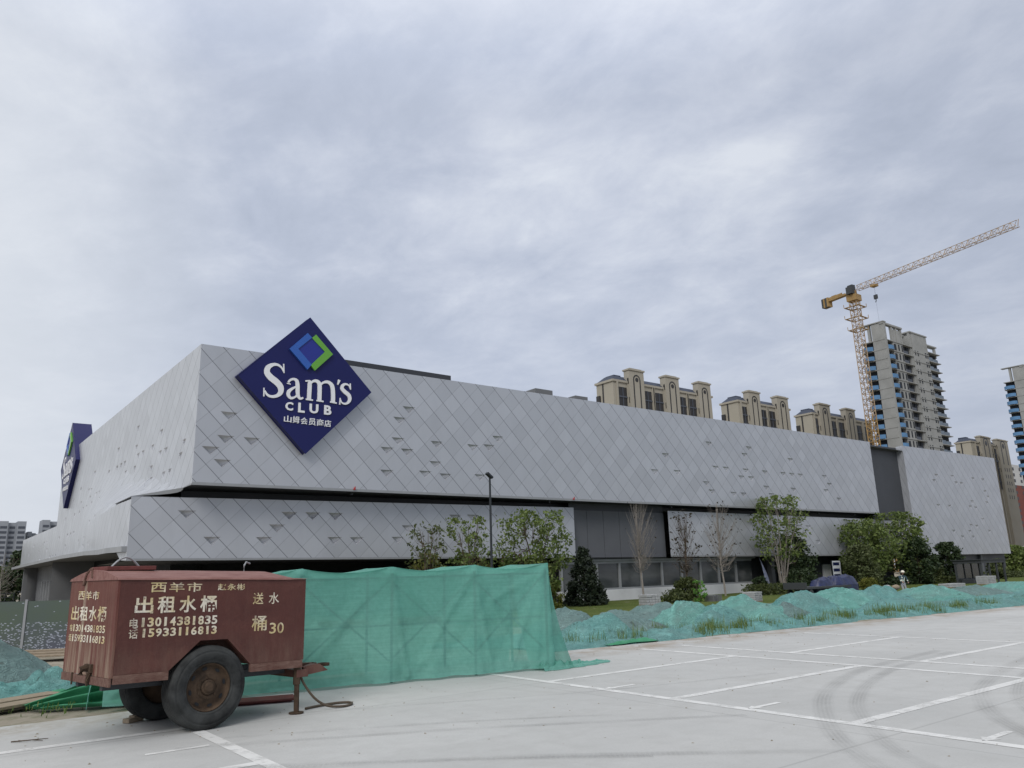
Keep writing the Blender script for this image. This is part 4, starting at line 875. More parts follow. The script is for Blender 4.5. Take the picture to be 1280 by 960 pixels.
def hem(a,b):
    s=.35-1.9*a; w=.36*(1-.6*a)*(b-.5); dd=-.2+.45*a*a; return sc(s-.05*math.sin(a*30),dd+w*1.4+.05*nz(a*9,b*4),max(.012,.16*(1-abs(2*b-1)**2)*(1.15-a)*(.25+1.5*abs(nz(a*16,b*5,2)))+.012))
m.grid(60,10,hem); obj('trailing_hem',m,MT['net'],SC,smooth=True,world=True)
for k,s in enumerate(poles):
    for d in (-.045,DEP-.02):
        m=MB(); m.tube([sc(s,d,0),sc(s,d,1.84)],.026,8); obj('upright_pole',m,MT['pole'],SC,world=True)
for k in range(len(poles)-1):
    a,b=poles[k],poles[k+1]
    m=MB(); m.tube([sc(a,.05,1.72),sc(b,.05,.35)],.018,6); m.tube([sc(a,.09,.35),sc(b,.09,1.72)],.018,6); obj('cross_brace',m,MT['pole'],SC,world=True)
m=MB()
for z,d_ in ((1.76,.02),(.95,.02),(1.76,DEP-.1)): m=MB(); m.tube([sc(.1,d_,z),sc(7.3,d_,z)],.018,6); obj('ledger_rail',m,MT['pole'],SC,world=True)
m=MB()
for s0,s1,z0,z1 in ((2.0,2.7,0.9,1.02),(5.2,6.0,.75,1.5),(3.4,4.2,.95,1.02)):
    m=MB(); m.box(0,1,0,1,0,1,0,Matrix(((SU.x*(s1-s0),SN.x*.5,0,sc(s0,.5,0)[0]),(SU.y*(s1-s0),SN.y*.5,0,sc(s0,.5,0)[1]),(0,0,z1-z0,z0),(0,0,0,1)))); obj('stored_board',m,MT['wood'],SC,world=True)
# bright green cloth pulled out from under the trailer tail
m=MB()
def swoop(a,b):
    # a: from behind the wheels out to the left, b: from the hem up to the upper edge
    u=a; zt=.8*(1-u)+.03; x=3.9-2.0*u-.25*b*u; y=13.62+.62*u
    rid=math.sin(b*19-u*9+1.2*nz(u*3,b*2)); k=(.35+.65*math.sin(PI*min(1,b*.95)))
    return (x,y-.34+.55*b-.13*(1-.4*u)*rid,max(.012,zt*b**.85+.09*(1-.5*u)*rid*k+.012*nz(a*9,b*9)+.012))
m.grid(46,60,swoop); tag(obj('green_cloth',m,MT['net_green'],smooth=True,loc=(3,13.9,0)),'bright green netting swept in folds over the ground beneath the trailer tail','netting')
# ------------------------------------------------------------ netted soil mounds
def mound(cx,cy,h,rx,ry,mt,seed,label,zb=None,wr=1.0,name='netted_soil_mound',group='soil mounds under dust netting',pk=1.15):
    m=MB(); base=gz(cx,cy) if zb is None else zb; hh=h-base; tw=nz(seed,2)*.5
    def fn(a,b):
        r=1.22*a; t=2*PI*b; x=r*math.cos(t); y=r*math.sin(t)
        # a dumped load: flattish crest with a couple of shoulders
        rr=r*(1+.22*nz(math.cos(t)*1.2,math.sin(t)*1.2,seed)+.1*math.cos(2*t+tw)); k=max(0,1-min(1,rr))
        s=(1-(1-k)**1.75)**pk if k>0 else 0
        lump=.22*hh*fbm(x*1.5+seed,y*1.5,seed)*(.35+k)
        z=base-.07+hh*s*.96+lump*min(1,k*3)
        # net pulled into ridges and creases between the stones that hold it
        ca=math.cos(seed); sa=math.sin(seed); c1=abs(nz((x*ca+y*sa)*3.2+seed*3,(y*ca-x*sa)*1.1,seed))*1.25; c2=abs(nz(x*6.5+seed,y*6.5,seed*2)); z+=wr*min(1,k*5+.15)*(.13*c1+.05*c2+.035*abs(nz(x*13+seed,y*13,seed)))
        return (cx+rx*x,cy+ry*y,z)
    m.grid(40,110,fn); return tag(obj(name,m,MT[mt],smooth=True,loc=(cx,cy,base),fix=True),label,'soil mound',group)
MK=['net_grey','net_grey','net_grey','net_teal','net_teal','net_blue','net_teal','net_blue','net_teal','net_grey','net_teal','net_blue','net_grey','net_blue','net_teal','net_blue']
ML=['small greyish netted mound next to the right end of the green scaffold','low grey netted soil mound with grass sprouting on its side right of the scaffold','pointed grey netted mound standing behind the others, below the shop windows',
'teal netted mound with a sharp left shoulder near the round bush','broad teal netted mound in front of the pale paver stack','high teal netted mound in front of the blue tarpaulins, left hand of two','highest broad teal netted mound in front of the blue tarpaulins','teal netted mound right of the blue tarpaulins and left of the workman','tall rounded teal netted mound just right of the workman',
'greyish netted mound in front of the brick pallet and dark shelter','last netted mound at the right edge of the photo','small front netted mound at the lot edge between two teal heaps','small greyish netted heap at the lot edge with tall grass','long low bluish netted heap along the lot edge below the workman','low teal netted heap along the far right lot edge','flat bluish netted heap close to the trailing green hem']
for k,((x,y,h,r),mt,lb) in enumerate(zip(MOUND,MK,ML)):
    ry=min(r*.95,y-lot_edge(x)-.1) if k>=11 else min(r*1.0,y-lot_edge(x)-.15)
    mound(x,y,h-.02,r*(1.3 if k<11 else 1.5),max(1.0,ry*1.1),mt,k*3.7+1,lb,pk=1.25 if k in(2,3,8) else .95)
mound(1.2,19.9,.80,2.45,1.9,'net_grey',91,'grey green netted soil mound beside the trailer at the left edge',wr=.35,pk=1.2)
# crumpled blue netting at its foot
def sheet(name,x0,x1,y0,y1,amp,mt,label,seed,nu=60,nv=30,edge=.3,cat='netting'):
    m=MB()
    def fn(a,b):
        x=x0+(x1-x0)*a; y=y0(x)+(y1(x)-y0(x))*b
        e=min(1,a/edge,(1-a)/edge)*min(1,b/edge,(1-b)/edge); e=max(0,e)**.6
        z=gz(x,y)+.03+amp*e*(.45+.8*fbm(x*.9+seed,y*.9,seed)+.5*abs(nz(x*2.6,y*2.6,seed)))
        z+=.05*amp/.3*abs(nz(x*6+seed,y*7,seed)); zz=max(z,gz(x,y)+.045); return (x,y,zz if b>.001 else gz(x,y)+.006)
    m.grid(nu,nv,fn); cx,cy=(x0+x1)/2,y0((x0+x1)/2)
    return tag(obj(name,m,MT[mt],smooth=True,loc=(cx,cy,gz(cx,cy))),label,cat)
sheet('crumpled_netting',-.5,3.3,lambda x:15.8,lambda x:17.8,.42,'net_blue','crumpled turquoise netting spread in front of the left soil mound',5,70,40)
sheet('crumpled_netting',2.1,3.9,lambda x:15.2,lambda x:16.9,.30,'net_green','dark green bunched netting on the soil just behind the trailer tail',8,50,40)
sheet('netting_strip',12.2,62,lambda x:lot_edge(x)+.16+.25*abs(nz(x*.7,2))+.2*abs(nz(x*2.3,7))+.08*nz(x*6.3,5),lambda x:21,.24,'net_blue','long low strip of teal dust netting laid between the mounds along the lot edge',3,260,26,.08)
sheet('netting_strip',26,78,lambda x:20,lambda x:29,.25,'net_grey','pale bluish dust netting covering the ground farther back at the right',13,120,20,.1)
m=MB()
def rollf(a,b):
    x=13.9+1.7*a; y=14.5-.02*a+.2*(b-.5)-.06*math.sin(a*9); return (x,y,.015+.09*math.sin(PI*b)*(.6+.7*abs(nz(a*8,b*3,4)))*min(1,a*6,(1-a)*6))
m.grid(60,12,rollf); tag(obj('netting_roll',m,MT['net_green'],smooth=True,loc=(14.5,14.6,0)),'thin rolled up strip of darker green netting at the lot edge','netting')
# weeds along the edge of the lot
m=MB(); rg=random.Random(3)
def blade(x,y,z,h,w):
    t=rg.uniform(0,2*PI); dx,dy=math.cos(t),math.sin(t); b=rg.uniform(.1,.5)*h; w*=.5
    tx,ty=-dy*w,dx*w
    m.v+= [(x-tx,y-ty,z),(x+tx,y+ty,z),(x+dx*b*.4+tx*.6,y+dy*b*.4+ty*.6,z+h*.6),(x+dx*b*.4-tx*.6,y+dy*b*.4-ty*.6,z+h*.6),(x+dx*b,y+dy*b,z+h)]
    i=len(m.v)-5; m.f+= [(i,i+1,i+2,i+3),(i+3,i+2,i+4)]; m.m+=[0,0]
clus0=[(13.6,15.2,.8,.6,160,.28),(15.2,15.6,1.2,.7,260,.3),(16.9,15.4,1.1,.7,420,.34),(18.5,14.9,1.4,.6,500,.36),(20.2,14.7,1.4,.5,380,.34),(22,14.5,1.5,.45,240,.28),(24.0,14.3,1.4,.5,420,.34),(26.0,14.3,1.6,.5,420,.3),(28.4,14.4,2.2,.55,650,.38),(31,14.2,2,.5,520,.36),(33.4,14.1,2.5,.5,420,.3),(37,13.9,3,.5,260,.26),(41,14,4,.5,250,.24),(1.2,14.0,1.3,.35,260,.1),(2.3,15.2,1,.3,120,.12),(17.3,17.4,1.2,.5,160,.3),(30,16,5,1,200,.3),(36,17,6,1.5,200,.3)]
clus=[]
for cx,cy,rx,ry,n,h in clus0:
    for _ in range(max(2,n//34)): clus.append((cx+rg.gauss(0,.7)*rx,cy+rg.gauss(0,.5)*ry,.28,.2,int(n/11*rg.uniform(.4,1.6)/max(1,n/340)),h*rg.uniform(.55,1.15)))
for cx,cy,rx,ry,n,h in clus:
    for _ in range(n):
        x=cx+rg.gauss(0,.5)*rx; y=max(lot_edge(x)+.12,cy+rg.gauss(0,.6)*ry)
        blade(x,y,gz(x,y)+.0+.12*rg.random(),h*rg.uniform(.45,1.25),.016)
tag(obj('weed_grass',m,MT['grass']),'tufts of wild grass growing through the netting along the lot edge','grass',None,'stuff')

# grit and crumbs of soil on the slab
m=MB(); rg=random.Random(11)
for _ in range(420):
    x=rg.uniform(-1,20); e=lot_edge(x); y=e-abs(rg.gauss(0,1))*3.2-.05 if rg.random()<.6 else rg.uniform(3,12)
    r=rg.uniform(.006,.022)*(1.3 if y>e-1.2 else .8); P=Vector((x,y,.002)); i=len(m.v)
    for k in range(5): t=2*PI*k/5+rg.random(); m.v.append((x+r*math.cos(t)*rg.uniform(.7,1.3),y+r*math.sin(t)*rg.uniform(.7,1.3),.001))
    m.v.append((x+rg.gauss(0,r*.2),y,r*rg.uniform(.5,.9)))
    for k in range(5): m.f.append((i+k,i+(k+1)%5,i+5)); m.m.append(0)
tag(obj('soil_crumbs',m,MT['soil']),'crumbs of soil and grit scattered over the concrete','grit',None,'stuff')
# ------------------------------------------------------------ vegetation
def leafquad(m,c,s,rg):
    n=Vector((rg.gauss(0,1),rg.gauss(0,1),rg.gauss(.4,1)));
    if n.length<1e-3: n=Vector((0,0,1))
    n.normalize(); a=n.cross(Vector((rg.gauss(0,1),rg.gauss(0,1),rg.gauss(0,1)))).normalized(); b=n.cross(a); s1=s*rg.uniform(.6,1.2); s2=s1*.55
    i=len(m.v); m.v+=[tuple(c-a*s1),tuple(c-b*s2+n*s*.12),tuple(c+a*s1),tuple(c+b*s2+n*s*.12)]; m.f.append((i,i+1,i+2,i+3)); m.m.append(0)
def plant(name,label,cat,key,style,leafm,bark='bark',group=None,seed=1,K=60,npl=25,ls=.13,base=None,stems=5,trunk_h=.25,at=None,spread=.16):
    rg=random.Random(seed); 
    x,y,zt,hw=at if at else VEG[key]; zb=gz(x,y) if base is None else base; H=zt-zb
    th=thing(name,label,cat,(x,y,zb),0,group); tr=MB(); cr=MB(); O=Vector((x,y,zb))
    cs=[]
    for k in range(K):
        for _ in range(30):
            t=rg.random(); ang=rg.uniform(0,2*PI)
            if style in('multi','sparse','bare'):
                h=trunk_h+(1-trunk_h)*t
                env=(.35+.65*math.sin(PI*min(1,.18+.66*t))) if style!='bare' else (.3+.7*math.sin(PI*(.15+.75*t)))
                env*=1+.35*nz(math.cos(ang)*1.4,math.sin(ang)*1.4+t*3,seed*1.7); r=env*math.sqrt(rg.uniform(.05,1))
            elif style=='bush':
                h=.06+.94*t; env=math.sqrt(max(0,1-((h-.42)/.6)**2)) if h>.42 else .82+.18*h/.42
                env*=1+.3*nz(math.cos(ang)*1.6,math.sin(ang)*1.6+t*3,seed*2.1); r=env*rg.uniform(.55,1.)
            elif style=='ball':
                h=.08+.92*t; env=math.sqrt(max(0,1-((h-.5)/.52)**2)); r=env*rg.uniform(.7,1)*(1+.1*nz(math.cos(ang)*2,math.sin(ang)*2+t*3,seed))
            elif style=='conifer':
                h=.03+.97*t*t**.15; env=(1-h)**.75*(1.0+.25*nz(math.cos(ang)*2,math.sin(ang)*2+h*6,seed))+.05; r=env*rg.uniform(.5,1)
                if rg.random()>(1-h)**.6+.12: continue
            else: # hedge
                h=.1+.9*t; env=1; r=math.sqrt(rg.random())*(1+.2*nz(math.cos(ang)*2,math.sin(ang)*2,seed)); h*=(1-.45*r*r)*(1+.15*nz(math.cos(ang)*3*r,math.sin(ang)*3*r,seed+4))
            break
        cs.append((O+Vector((hw*r*math.cos(ang),hw*.9*r*math.sin(ang) if style!='hedge' else min(hw*.55,1.1)*r*math.sin(ang),H*h)),h,ang,r))
    # limbs
    if style in('multi','sparse','bare'):
        ss=[]
        for k in range(stems):
            a=2*PI*k/stems+rg.uniform(-.4,.4); top=O+Vector((hw*.5*math.cos(a)*spread*6*rg.uniform(.6,1.1),hw*.5*math.sin(a)*spread*6*rg.uniform(.6,1.1),H*rg.uniform(.78,.98)))
            b0=O+Vector((.12*math.cos(a),.12*math.sin(a),0)) if stems>1 else O
            if stems==1: top=O+Vector((hw*.1*rg.gauss(0,1),hw*.1*rg.gauss(0,1),H*.97))
            P=[]
            for q in range(7):
                u=q/6; p_=b0.lerp(top,u); bow=math.sin(PI*u)*.12*hw; p_+=Vector((-math.cos(a)*bow,-math.sin(a)*bow,0))+Vector((rg.gauss(0,.03),rg.gauss(0,.03),0))*hw*.6; P.append(p_)
            rad=.022*H**.6*(1.15 if stems==1 else 1); tr.tube(P,[rad*(1-.8*q/6) for q in range(7)],6); ss.append(P)
        for (c,h,a,r) in cs:
            best=min(((p_-c-Vector((0,0,-.3*H*.5))).length,i,j) for i,P in enumerate(ss) for j,p_ in enumerate(P[1:6]))
            s=ss[best[1]][best[2]+1]
            if style=='bare': s=ss[best[1]][1].lerp(ss[best[1]][6],max(0,min(.85,h*.72-.12)))
            md=s.lerp(c,.5)+Vector((0,0,-.06*H*.5))+Vector((rg.gauss(0,.05),rg.gauss(0,.05),0))
            tr.tube([s,md,c],[.014 if style!='bare' else .016,.009,.004],4,cap=False)
            if style=='bare':
                for _ in range(3): e=md.lerp(c,rg.random())+Vector((rg.gauss(0,.15),rg.gauss(0,.15),rg.uniform(.1,.4))); tr.tube([md.lerp(c,rg.random()*.5),e],[.008,.003],3,cap=False)
    else:
        tr.tube([O,O+Vector((0,0,H*.75))],[.03*H**.6+.015,.01],6)
        for (c,h,a,r) in cs[::6]: tr.tube([O+Vector((0,0,H*h*.6)),c],[.014,.004],4,cap=False)
    crr={'multi':.16,'sparse':.16,'bare':.12,'bush':.17,'ball':.2,'conifer':.11,'hedge':.22}[style]
    for (c,h,a,r) in cs:
        rad=crr*hw*rg.uniform(.7,1.25); rad=min(max(rad,.1),.5)
        for _ in range(max(0,int(npl*rg.uniform(.5,1.4)+rg.random()))):
            p_=c+Vector((rg.gauss(0,.55),rg.gauss(0,.55),rg.gauss(0,.5)))*rad
            if p_.z<zb+.02: p_.z=zb+.02+rg.random()*.1
            if p_.z>zt+.12: p_.z=zt
            leafquad(cr,p_,ls,rg)
    obj('trunk',tr,MT[bark],th,world=True)
    if cr.f: obj('crown',cr,MT[leafm],th,world=True)
    return th
GT='young garden trees before the store'; GB='garden shrubs before the store'
plant('ornamental_tree','thin leafed multi stem young tree left of the street lamp, farther from it','tree','treeA','sparse','leaf_dull',group=GT,seed=3,K=70,npl=7,ls=.14,trunk_h=.3,stems=5)
plant('ornamental_tree','fuller multi stem young tree just left of the street lamp','tree','treeB','multi','leaf_mid',group=GT,seed=5,K=75,npl=16,ls=.13,trunk_h=.3,stems=6)
plant('ornamental_tree','broad leafy multi stem tree just right of the street lamp','tree','treeC','multi','leaf_mid',group=GT,seed=8,K=150,npl=22,ls=.14,trunk_h=.22,stems=8)
plant('shrub','low yellowish green shrub above the left part of the green netting box','shrub','lowA','bush','leaf_gold',group=GB,seed=9,K=60,npl=20,ls=.12)
plant('shrub','low bronze shrub under the young trees left of the lamp foot','shrub','lowB','bush','leaf_red',group=GB,seed=10,K=70,npl=14,ls=.12)
plant('shrub','low bronze green shrub under the broad leafy tree','shrub','lowC','bush','leaf_red',group=GB,seed=12,K=70,npl=14,ls=.12)
plant('round_shrub','golden green clipped ball shrub beside the dark conifer','shrub','ball','ball','leaf_gold',group='clipped ball shrubs',seed=14,K=110,npl=22,ls=.09)
plant('conifer_tree','dark cone shaped conifer in front of the shop windows','tree','conifer','conifer','leaf_conifer',seed=16,K=330,npl=20,ls=.13)
plant('bare_tree','pale leafless young tree before the grey panels','tree','bare1','bare','leaf_brown','pale_bark',group='bare young trees by the shop windows',seed=18,K=110,npl=.4,ls=.1,stems=1,trunk_h=.35)
plant('bare_tree','young tree with sparse withered leaves at the right edge of the grey panels','tree','sp2','bare','leaf_brown','bark',group='bare young trees by the shop windows',seed=20,K=90,npl=3,ls=.13,stems=1,trunk_h=.3)
plant('bare_tree','tall thin nearly leafless tree over the right end of the shop windows','tree','bare3','bare','leaf_brown','pale_bark',group='bare young trees by the shop windows',seed=22,K=110,npl=1.2,ls=.12,stems=1,trunk_h=.3)
plant('ornamental_tree','tall vase shaped green tree with bare stems standing before the dark bush','tree','tree968','multi','leaf_mid','pale_bark',group=GT,seed=24,K=150,npl=15,ls=.17,trunk_h=.34,stems=8,spread=.27)
plant('shrub','tall dark round bush behind the vase shaped tree','shrub','dark990','bush','leaf_dark',group=GB,seed=26,K=140,npl=34,ls=.16)
plant('round_shrub','dark green clipped ball at the foot of the vase shaped tree','shrub','ball1000','ball','leaf_dark',group='clipped ball shrubs',seed=28,K=110,npl=26,ls=.12)
plant('round_shrub','dark green clipped ball shrub on the low hedge by the shop windows','shrub','ball858','ball','leaf_hedge',group='clipped ball shrubs',seed=30,K=140,npl=30,ls=.1)
plant('low_hedge','low reddish hedge beneath the clipped ball by the shop windows','hedge','hedge845','hedge','leaf_hedge',group='low hedges before the store',seed=32,K=90,npl=26,ls=.1)
plant('low_hedge','long low hedge in front of the vase shaped tree','hedge','hedge960','hedge','leaf_hedge',group='low hedges before the store',seed=34,K=140,npl=26,ls=.12)
plant('round_shrub','small dark ball shrub left of the white service door','shrub','ball950','ball','leaf_dark',group='clipped ball shrubs',seed=36,K=80,npl=26,ls=.1)
plant('ornamental_tree','bushy green tree on the left of the pair below the dark recess','tree','big1080','multi','leaf_mid',group=GT,seed=38,K=190,npl=24,ls=.2,trunk_h=.2,stems=7)
plant('ornamental_tree','taller airy green tree on the right of the pair below the dark recess','tree','big1112','multi','leaf_mid','pale_bark',group=GT,seed=40,K=190,npl=22,ls=.21,trunk_h=.2,stems=7)
plant('shrub','yellowish olive shrub in front of the pair of green trees','shrub','yel1070','bush','leaf_dull',group=GB,seed=42,K=150,npl=26,ls=.16)
plant('shrub','dark green dense bush right of the pair of green trees','shrub','dark1140','bush','leaf_dark',group=GB,seed=44,K=150,npl=30,ls=.19)
plant('shrub','dark green upright bush standing alone before the right wing','shrub','dark1182','bush','leaf_dark',group=GB,seed=46,K=150,npl=30,ls=.19)
plant('shrub','pale olive small shrub between the two dark bushes','shrub','sm1155','bush','leaf_dull',group=GB,seed=48,K=90,npl=22,ls=.16)
plant('low_hedge','low dark hedge behind the workman','hedge','hed1130','hedge','leaf_dark',group='low hedges before the store',seed=50,K=110,npl=26,ls=.15)
plant('low_hedge','low green hedge right of the workman','hedge','hed1175','hedge','leaf_hedge',group='low hedges before the store',seed=52,K=110,npl=26,ls=.15)
plant('round_shrub','rounded olive shrub left of the dark shelter','shrub','b1215','ball','leaf_dull',group='clipped ball shrubs',seed=54,K=100,npl=26,ls=.15)
plant('round_shrub','low rounded green shrub before the upright dark bush','shrub','b1160','ball','leaf_hedge',group='clipped ball shrubs',seed=55,K=100,npl=26,ls=.15)
plant('broadleaf_tree','bushy green tree beyond the right end of the store','tree','r1262','bush','leaf_mid',seed=56,K=170,npl=30,ls=.25)
plant('shrub','loose green shrub behind the right side of the dark shelter','shrub','r1245','bush','leaf_dull',group=GB,seed=58,K=90,npl=22,ls=.18)
plant('round_shrub','small golden shrub right of the blue tarpaulins','shrub','gold1085','ball','leaf_gold',group='clipped ball shrubs',seed=60,K=80,npl=22,ls=.11)
plant('low_hedge','low hedge beneath the tree at the right edge of the photo','hedge','hed1270','hedge','leaf_dull',group='low hedges before the store',seed=62,K=110,npl=26,ls=.18)
plant('sapling','bright green young sapling beside the clipped ball shrub','sapling','','sparse','leaf_bright',at=(44.9,37.2,.95,.55),seed=64,K=26,npl=9,ls=.12,stems=2,trunk_h=.1)
GL='trees left of the store'
plant('broadleaf_tree','bushy green tree left of the store, nearest the left edge','tree','','bush','leaf_mid',at=(7.5,143,8.6,4.6),group=GL,seed=66,K=200,npl=40,ls=.36,base=-.5)
plant('broadleaf_tree','darker tree half hidden behind the end of the left wing','tree','','bush','leaf_dark',at=(14.6,136,7.2,3.4),group=GL,seed=68,K=170,npl=40,ls=.34,base=-.5)
plant('bare_tree','thin leafless grey tree beside the end of the left wing','tree','','bare','leaf_brown','pale_bark',at=(11.2,131,7,2.2),group=GL,seed=70,K=60,npl=1,ls=.2,stems=1,trunk_h=.15,base=-.5)
# ------------------------------------------------------------ street lamp
LP=thing('street_lamp','tall slim dark street lamp standing in front of the store','street lamp',(24.57,34,-.53))
m=MB(); m.tube([(0,0,0),(0,0,1.2),(0,0,7.4)],[.085,.075,.055],10); m.lathe([(0,0),(.16,0),(.16,.03),(.09,.06),(.085,.1)],lambda x,y,h:(x,y,h),12); obj('pole',m,MT['lamp'],LP)
m=MB(); Mx=Matrix.Translation((-.06,-.05,7.5))@Matrix.Rotation(.65,4,'Y'); m.box(-.22,.2,-.13,.13,-.05,.06,0,Mx); m.box(-.16,.14,-.1,.1,-.062,-.051,0,Mx); m.tube([(0,0,7.3),(-.02,-.01,7.5)],[.05,.05],8); obj('lamp_head',m,MT['lamp'],LP,bevel=.01)
# ------------------------------------------------------------ hoarding at the left
HF=thing('site_hoarding','dark green printed site hoarding speckled with pale leaves at the left','hoarding',(-4,37,-.35))
Ha=Vector((-3.9,36.4)); Hb=Vector((8.6,31.0)); Hd=(Hb-Ha).normalized(); Hn=Vector((Hd.y,-Hd.x))
HF.rotation_euler=(0,0,math.atan2(Hd.y,Hd.x)); HF.location=(Ha.x,Ha.y,-.35); Ln=(Hb-Ha).length
for k in range(5):
    a=Ln*k/5; b=Ln*(k+1)/5; m=MB(); m.box(a+.045,b-.045,0,.03,.03,1.68); obj('printed_panel',m,MT['hoard'],HF)
for k in range(6):
    a=Ln*k/5; m=MB(); m.box(a-.04,a+.04,-.03,.06,0,1.74); obj('post',m,MT['frame'],HF)
# base of pale kerb with litter in front of the hoarding
m=MB(); Mx=Matrix.Translation((5.2,30.6,-.42))@Matrix.Rotation(math.atan2(Hd.y,Hd.x),4,'Z'); 
for k in range(3): m.box(-2.8,1.9,-.5-.45*k,-.1-.45*k,0+.03*k,.12+.05*(2-k),0,Mx)
tag(obj('timber_stack',m,MT['wood'],loc=(5.2,30.6,-.42),bevel=.01),'stack of pale boards lying in front of the printed hoarding','boards')
m=MB()
def bag(a,b):
    z=.05+1.25*b; t=2*PI*a; r=(.16+.05*nz(math.cos(t)*2,z*2,3))*(1.1-.45*b)+.02*math.sin(t*5+z*4); return (4.05+r*math.cos(t),23.9+r*math.sin(t),gz(4,24)+z)
m.grid(20,16,bag); tag(obj('plastic_sheet',m,MT['white_bag'],smooth=True,loc=(4.05,23.9,gz(4,24))),'white plastic sheet bundled upright behind the left edge of the trailer','plastic sheet')
RL=thing('railing','dark low railing in front of the entrance under the left wing','railing',(9.4,112,-.5))
for k in range(5):
    m=MB(); m.tube([(7.2+.9*k,112,-.5),(7.2+.9*k,112,1.35)],.05,6); obj('post',m,MT['lamp'],RL,world=True)
m=MB()
for z in (.4,.85,1.3): m.tube([(7.2,112,z),(10.8,112,z)],.045,6)
obj('rail',m,MT['lamp'],RL,world=True)
# ------------------------------------------------------------ pallets, crates, tarpaulins
def paverstack(name,label,x,y,zt,w,d,nl,seed,mt='paver',group=None):
    rg=random.Random(seed); zb=gz(x,y); h=(zt-zb)/nl; th=thing(name,label,'paver stack',(x,y,zb),rg.uniform(-.2,.2),group)
    m=MB(); m.box(-w/2,w/2,-d/2,d/2,0,.1); obj('pallet',m,MT['wood'],th)
    m=MB(); nb=5
    for k in range(1,nl):
        for j in range(nb):
            x0=-w/2+w*j/nb+.01; m.box(x0+rg.gauss(0,.01),x0+w/nb-.02,-d/2+rg.gauss(0,.015),d/2+rg.gauss(0,.015),.104+(h*nl-.1)*(k-1)/(nl-1),.1+(h*nl-.1)*k/(nl-1)-.012)
    obj('pavers',m,MT[mt],th,bevel=.008); return th
PG='stacks of pavers on pallets'
paverstack('paver_stack','white wrapped round topped stack on the lawn left of the clipped ball',39.6,37,.22,1.15,.9,5,1,group=PG)
paverstack('paver_stack','pale grey paver stack in the middle, behind the broad teal mound',45.93,33.5,.16,1.15,.9,6,2,group=PG)
paverstack('paver_stack','light grey paver stack in front of the dark shelter',83.8,34,.32,1.6,1.1,6,3,group=PG)
paverstack('paver_stack','low brownish stone stack between the workman and the dark shelter',74.2,33,-.12,2.6,1.0,3,4,group=PG)
m=MB(); zb=gz(46,37); 
for j in range(6): m.box(45.65,46.55,36.6,37.4,zb+.02+.075*j,zb+.075+.075*j)
for x in (45.65,46.08,46.5): m.box(x,x+.05,36.55,36.595,zb,zb+.5)
tag(obj('slatted_crate',m,MT['mid_grey'],loc=(46,37,zb)),'grey slatted crate beside the bright green sapling','crate')
def tarpaulin(label,x0,x1,y,zt,seed,d=1.6):
    zb=gz((x0+x1)/2,y); m=MB()
    def fn(a,b):
        t=2*PI*b; cx=(x0+x1)/2; rx=(x1-x0)/2; c,s_=math.cos(t),math.sin(t); k=a
        r=min(1,k*1.35); prof=(1-max(0,(k-.55)/.45)**1.0); x=cx+rx*(1+.05*max(0,k-.6))*r*math.copysign(abs(c)**.55,c); yy=y+d/2*r*math.copysign(abs(s_)**.55,s_)
        z=zb+.02+(zt-zb)*(prof)*(1-.2*k*k)+.3*fbm(x*1.1+seed,yy*1.3,seed)*(1-k)*(1 if k>.02 else .5)+.14*abs(nz(x*2.6,yy*3,seed))*(1-k); 
        return (x,yy,max(zb+.02,z))
    m.grid(16,44,fn); return tag(obj('covered_load',m,MT['tarp'],smooth=False,loc=((x0+x1)/2,y,zb)),label,'tarpaulin','blue tarpaulins over building materials')
tarpaulin('lower blue tarpaulin covered load on the left, beside the dark flat trailer',57.2,59.6,36,.68,4,1.2)
tarpaulin('taller blue tarpaulin covered load on the right, below the striped banner',59.9,63.6,36.2,.88,8,1.4)
m=MB(); zb=gz(57,35.6); m.box(54.6,61,34.9,36.9,zb+.55,zb+.7); m.box(54.6,54.7,34.9,36.9,zb+.7,zb+1.05)
for x in (55.3,58,60.4): 
    for y in (35.0,36.8): m.tube([(x,y-.08,zb+.27),(x,y+.08,zb+.27)],.26,12); m.box(x-.04,x+.04,y-.04,y+.04,zb+.3,zb+.55)
tag(obj('flat_trailer',m,MT['crane_dark'],loc=(57.5,35.9,zb)),'dark flat platform trailer beneath the left blue tarpaulin','trailer')
BN=thing('banner_stand','tall white and blue banner stand behind the blue tarpaulins','banner',(74.5,44,-.53))
m=MB(); m.box(-.75,.75,-.03,.03,.15,2.7); obj('banner_board',m,MT['white_bag'],BN)
m=MB()
for z in (2.25,1.65,1.1,.6): m.box(-.6,.55,-.036,-.031,z,z+.3)
obj('blue_panels',m,MT['tarp'],BN)
m=MB(); m.box(-.8,-.752,-.05,.05,0,2.75); m.box(.752,.8,-.05,.05,0,2.75); obj('stand_frame',m,MT['lamp'],BN)
FL=thing('feather_flag','blue and white feather flag leaning at the right end of the shop windows','flag',(63.3,44.5,-.53))
m=MB(); m.tube([(0,0,0),(-.3,0,1.8),(-.75,0,3.25)],[.03,.02,.015],6); obj('flag_pole',m,MT['lamp'],FL)
m=MB(); m.grid(4,12,lambda a,b:(-.05-.65*(b**1.4)+a*(.55*(1-b**3)),.05*math.sin(b*6+a*3),.35+2.8*b)); obj('flag_cloth',m,simple('flag_cloth',(.1,.14,.3),(.4,.42,.5),2.5),FL,smooth=True)
KS=thing('garden_shelter','small dark framed glass shelter near the right end of the store','shelter',(90.2,37,-.53))
m=MB(); m.box(-2.9,2.9,-1.4,1.4,2.05,2.35); m.box(-3.05,3.05,-1.5,1.5,2.353,2.42); obj('flat_roof',m,MT['crane_dark'],KS)
for x in (-2.75,-.9,.9,2.75):
    for y in (-1.25,1.25):
        m=MB(); m.box(x-.08,x+.08,y-.08,y+.08,0,2.05); obj('post',m,MT['crane_dark'],KS)
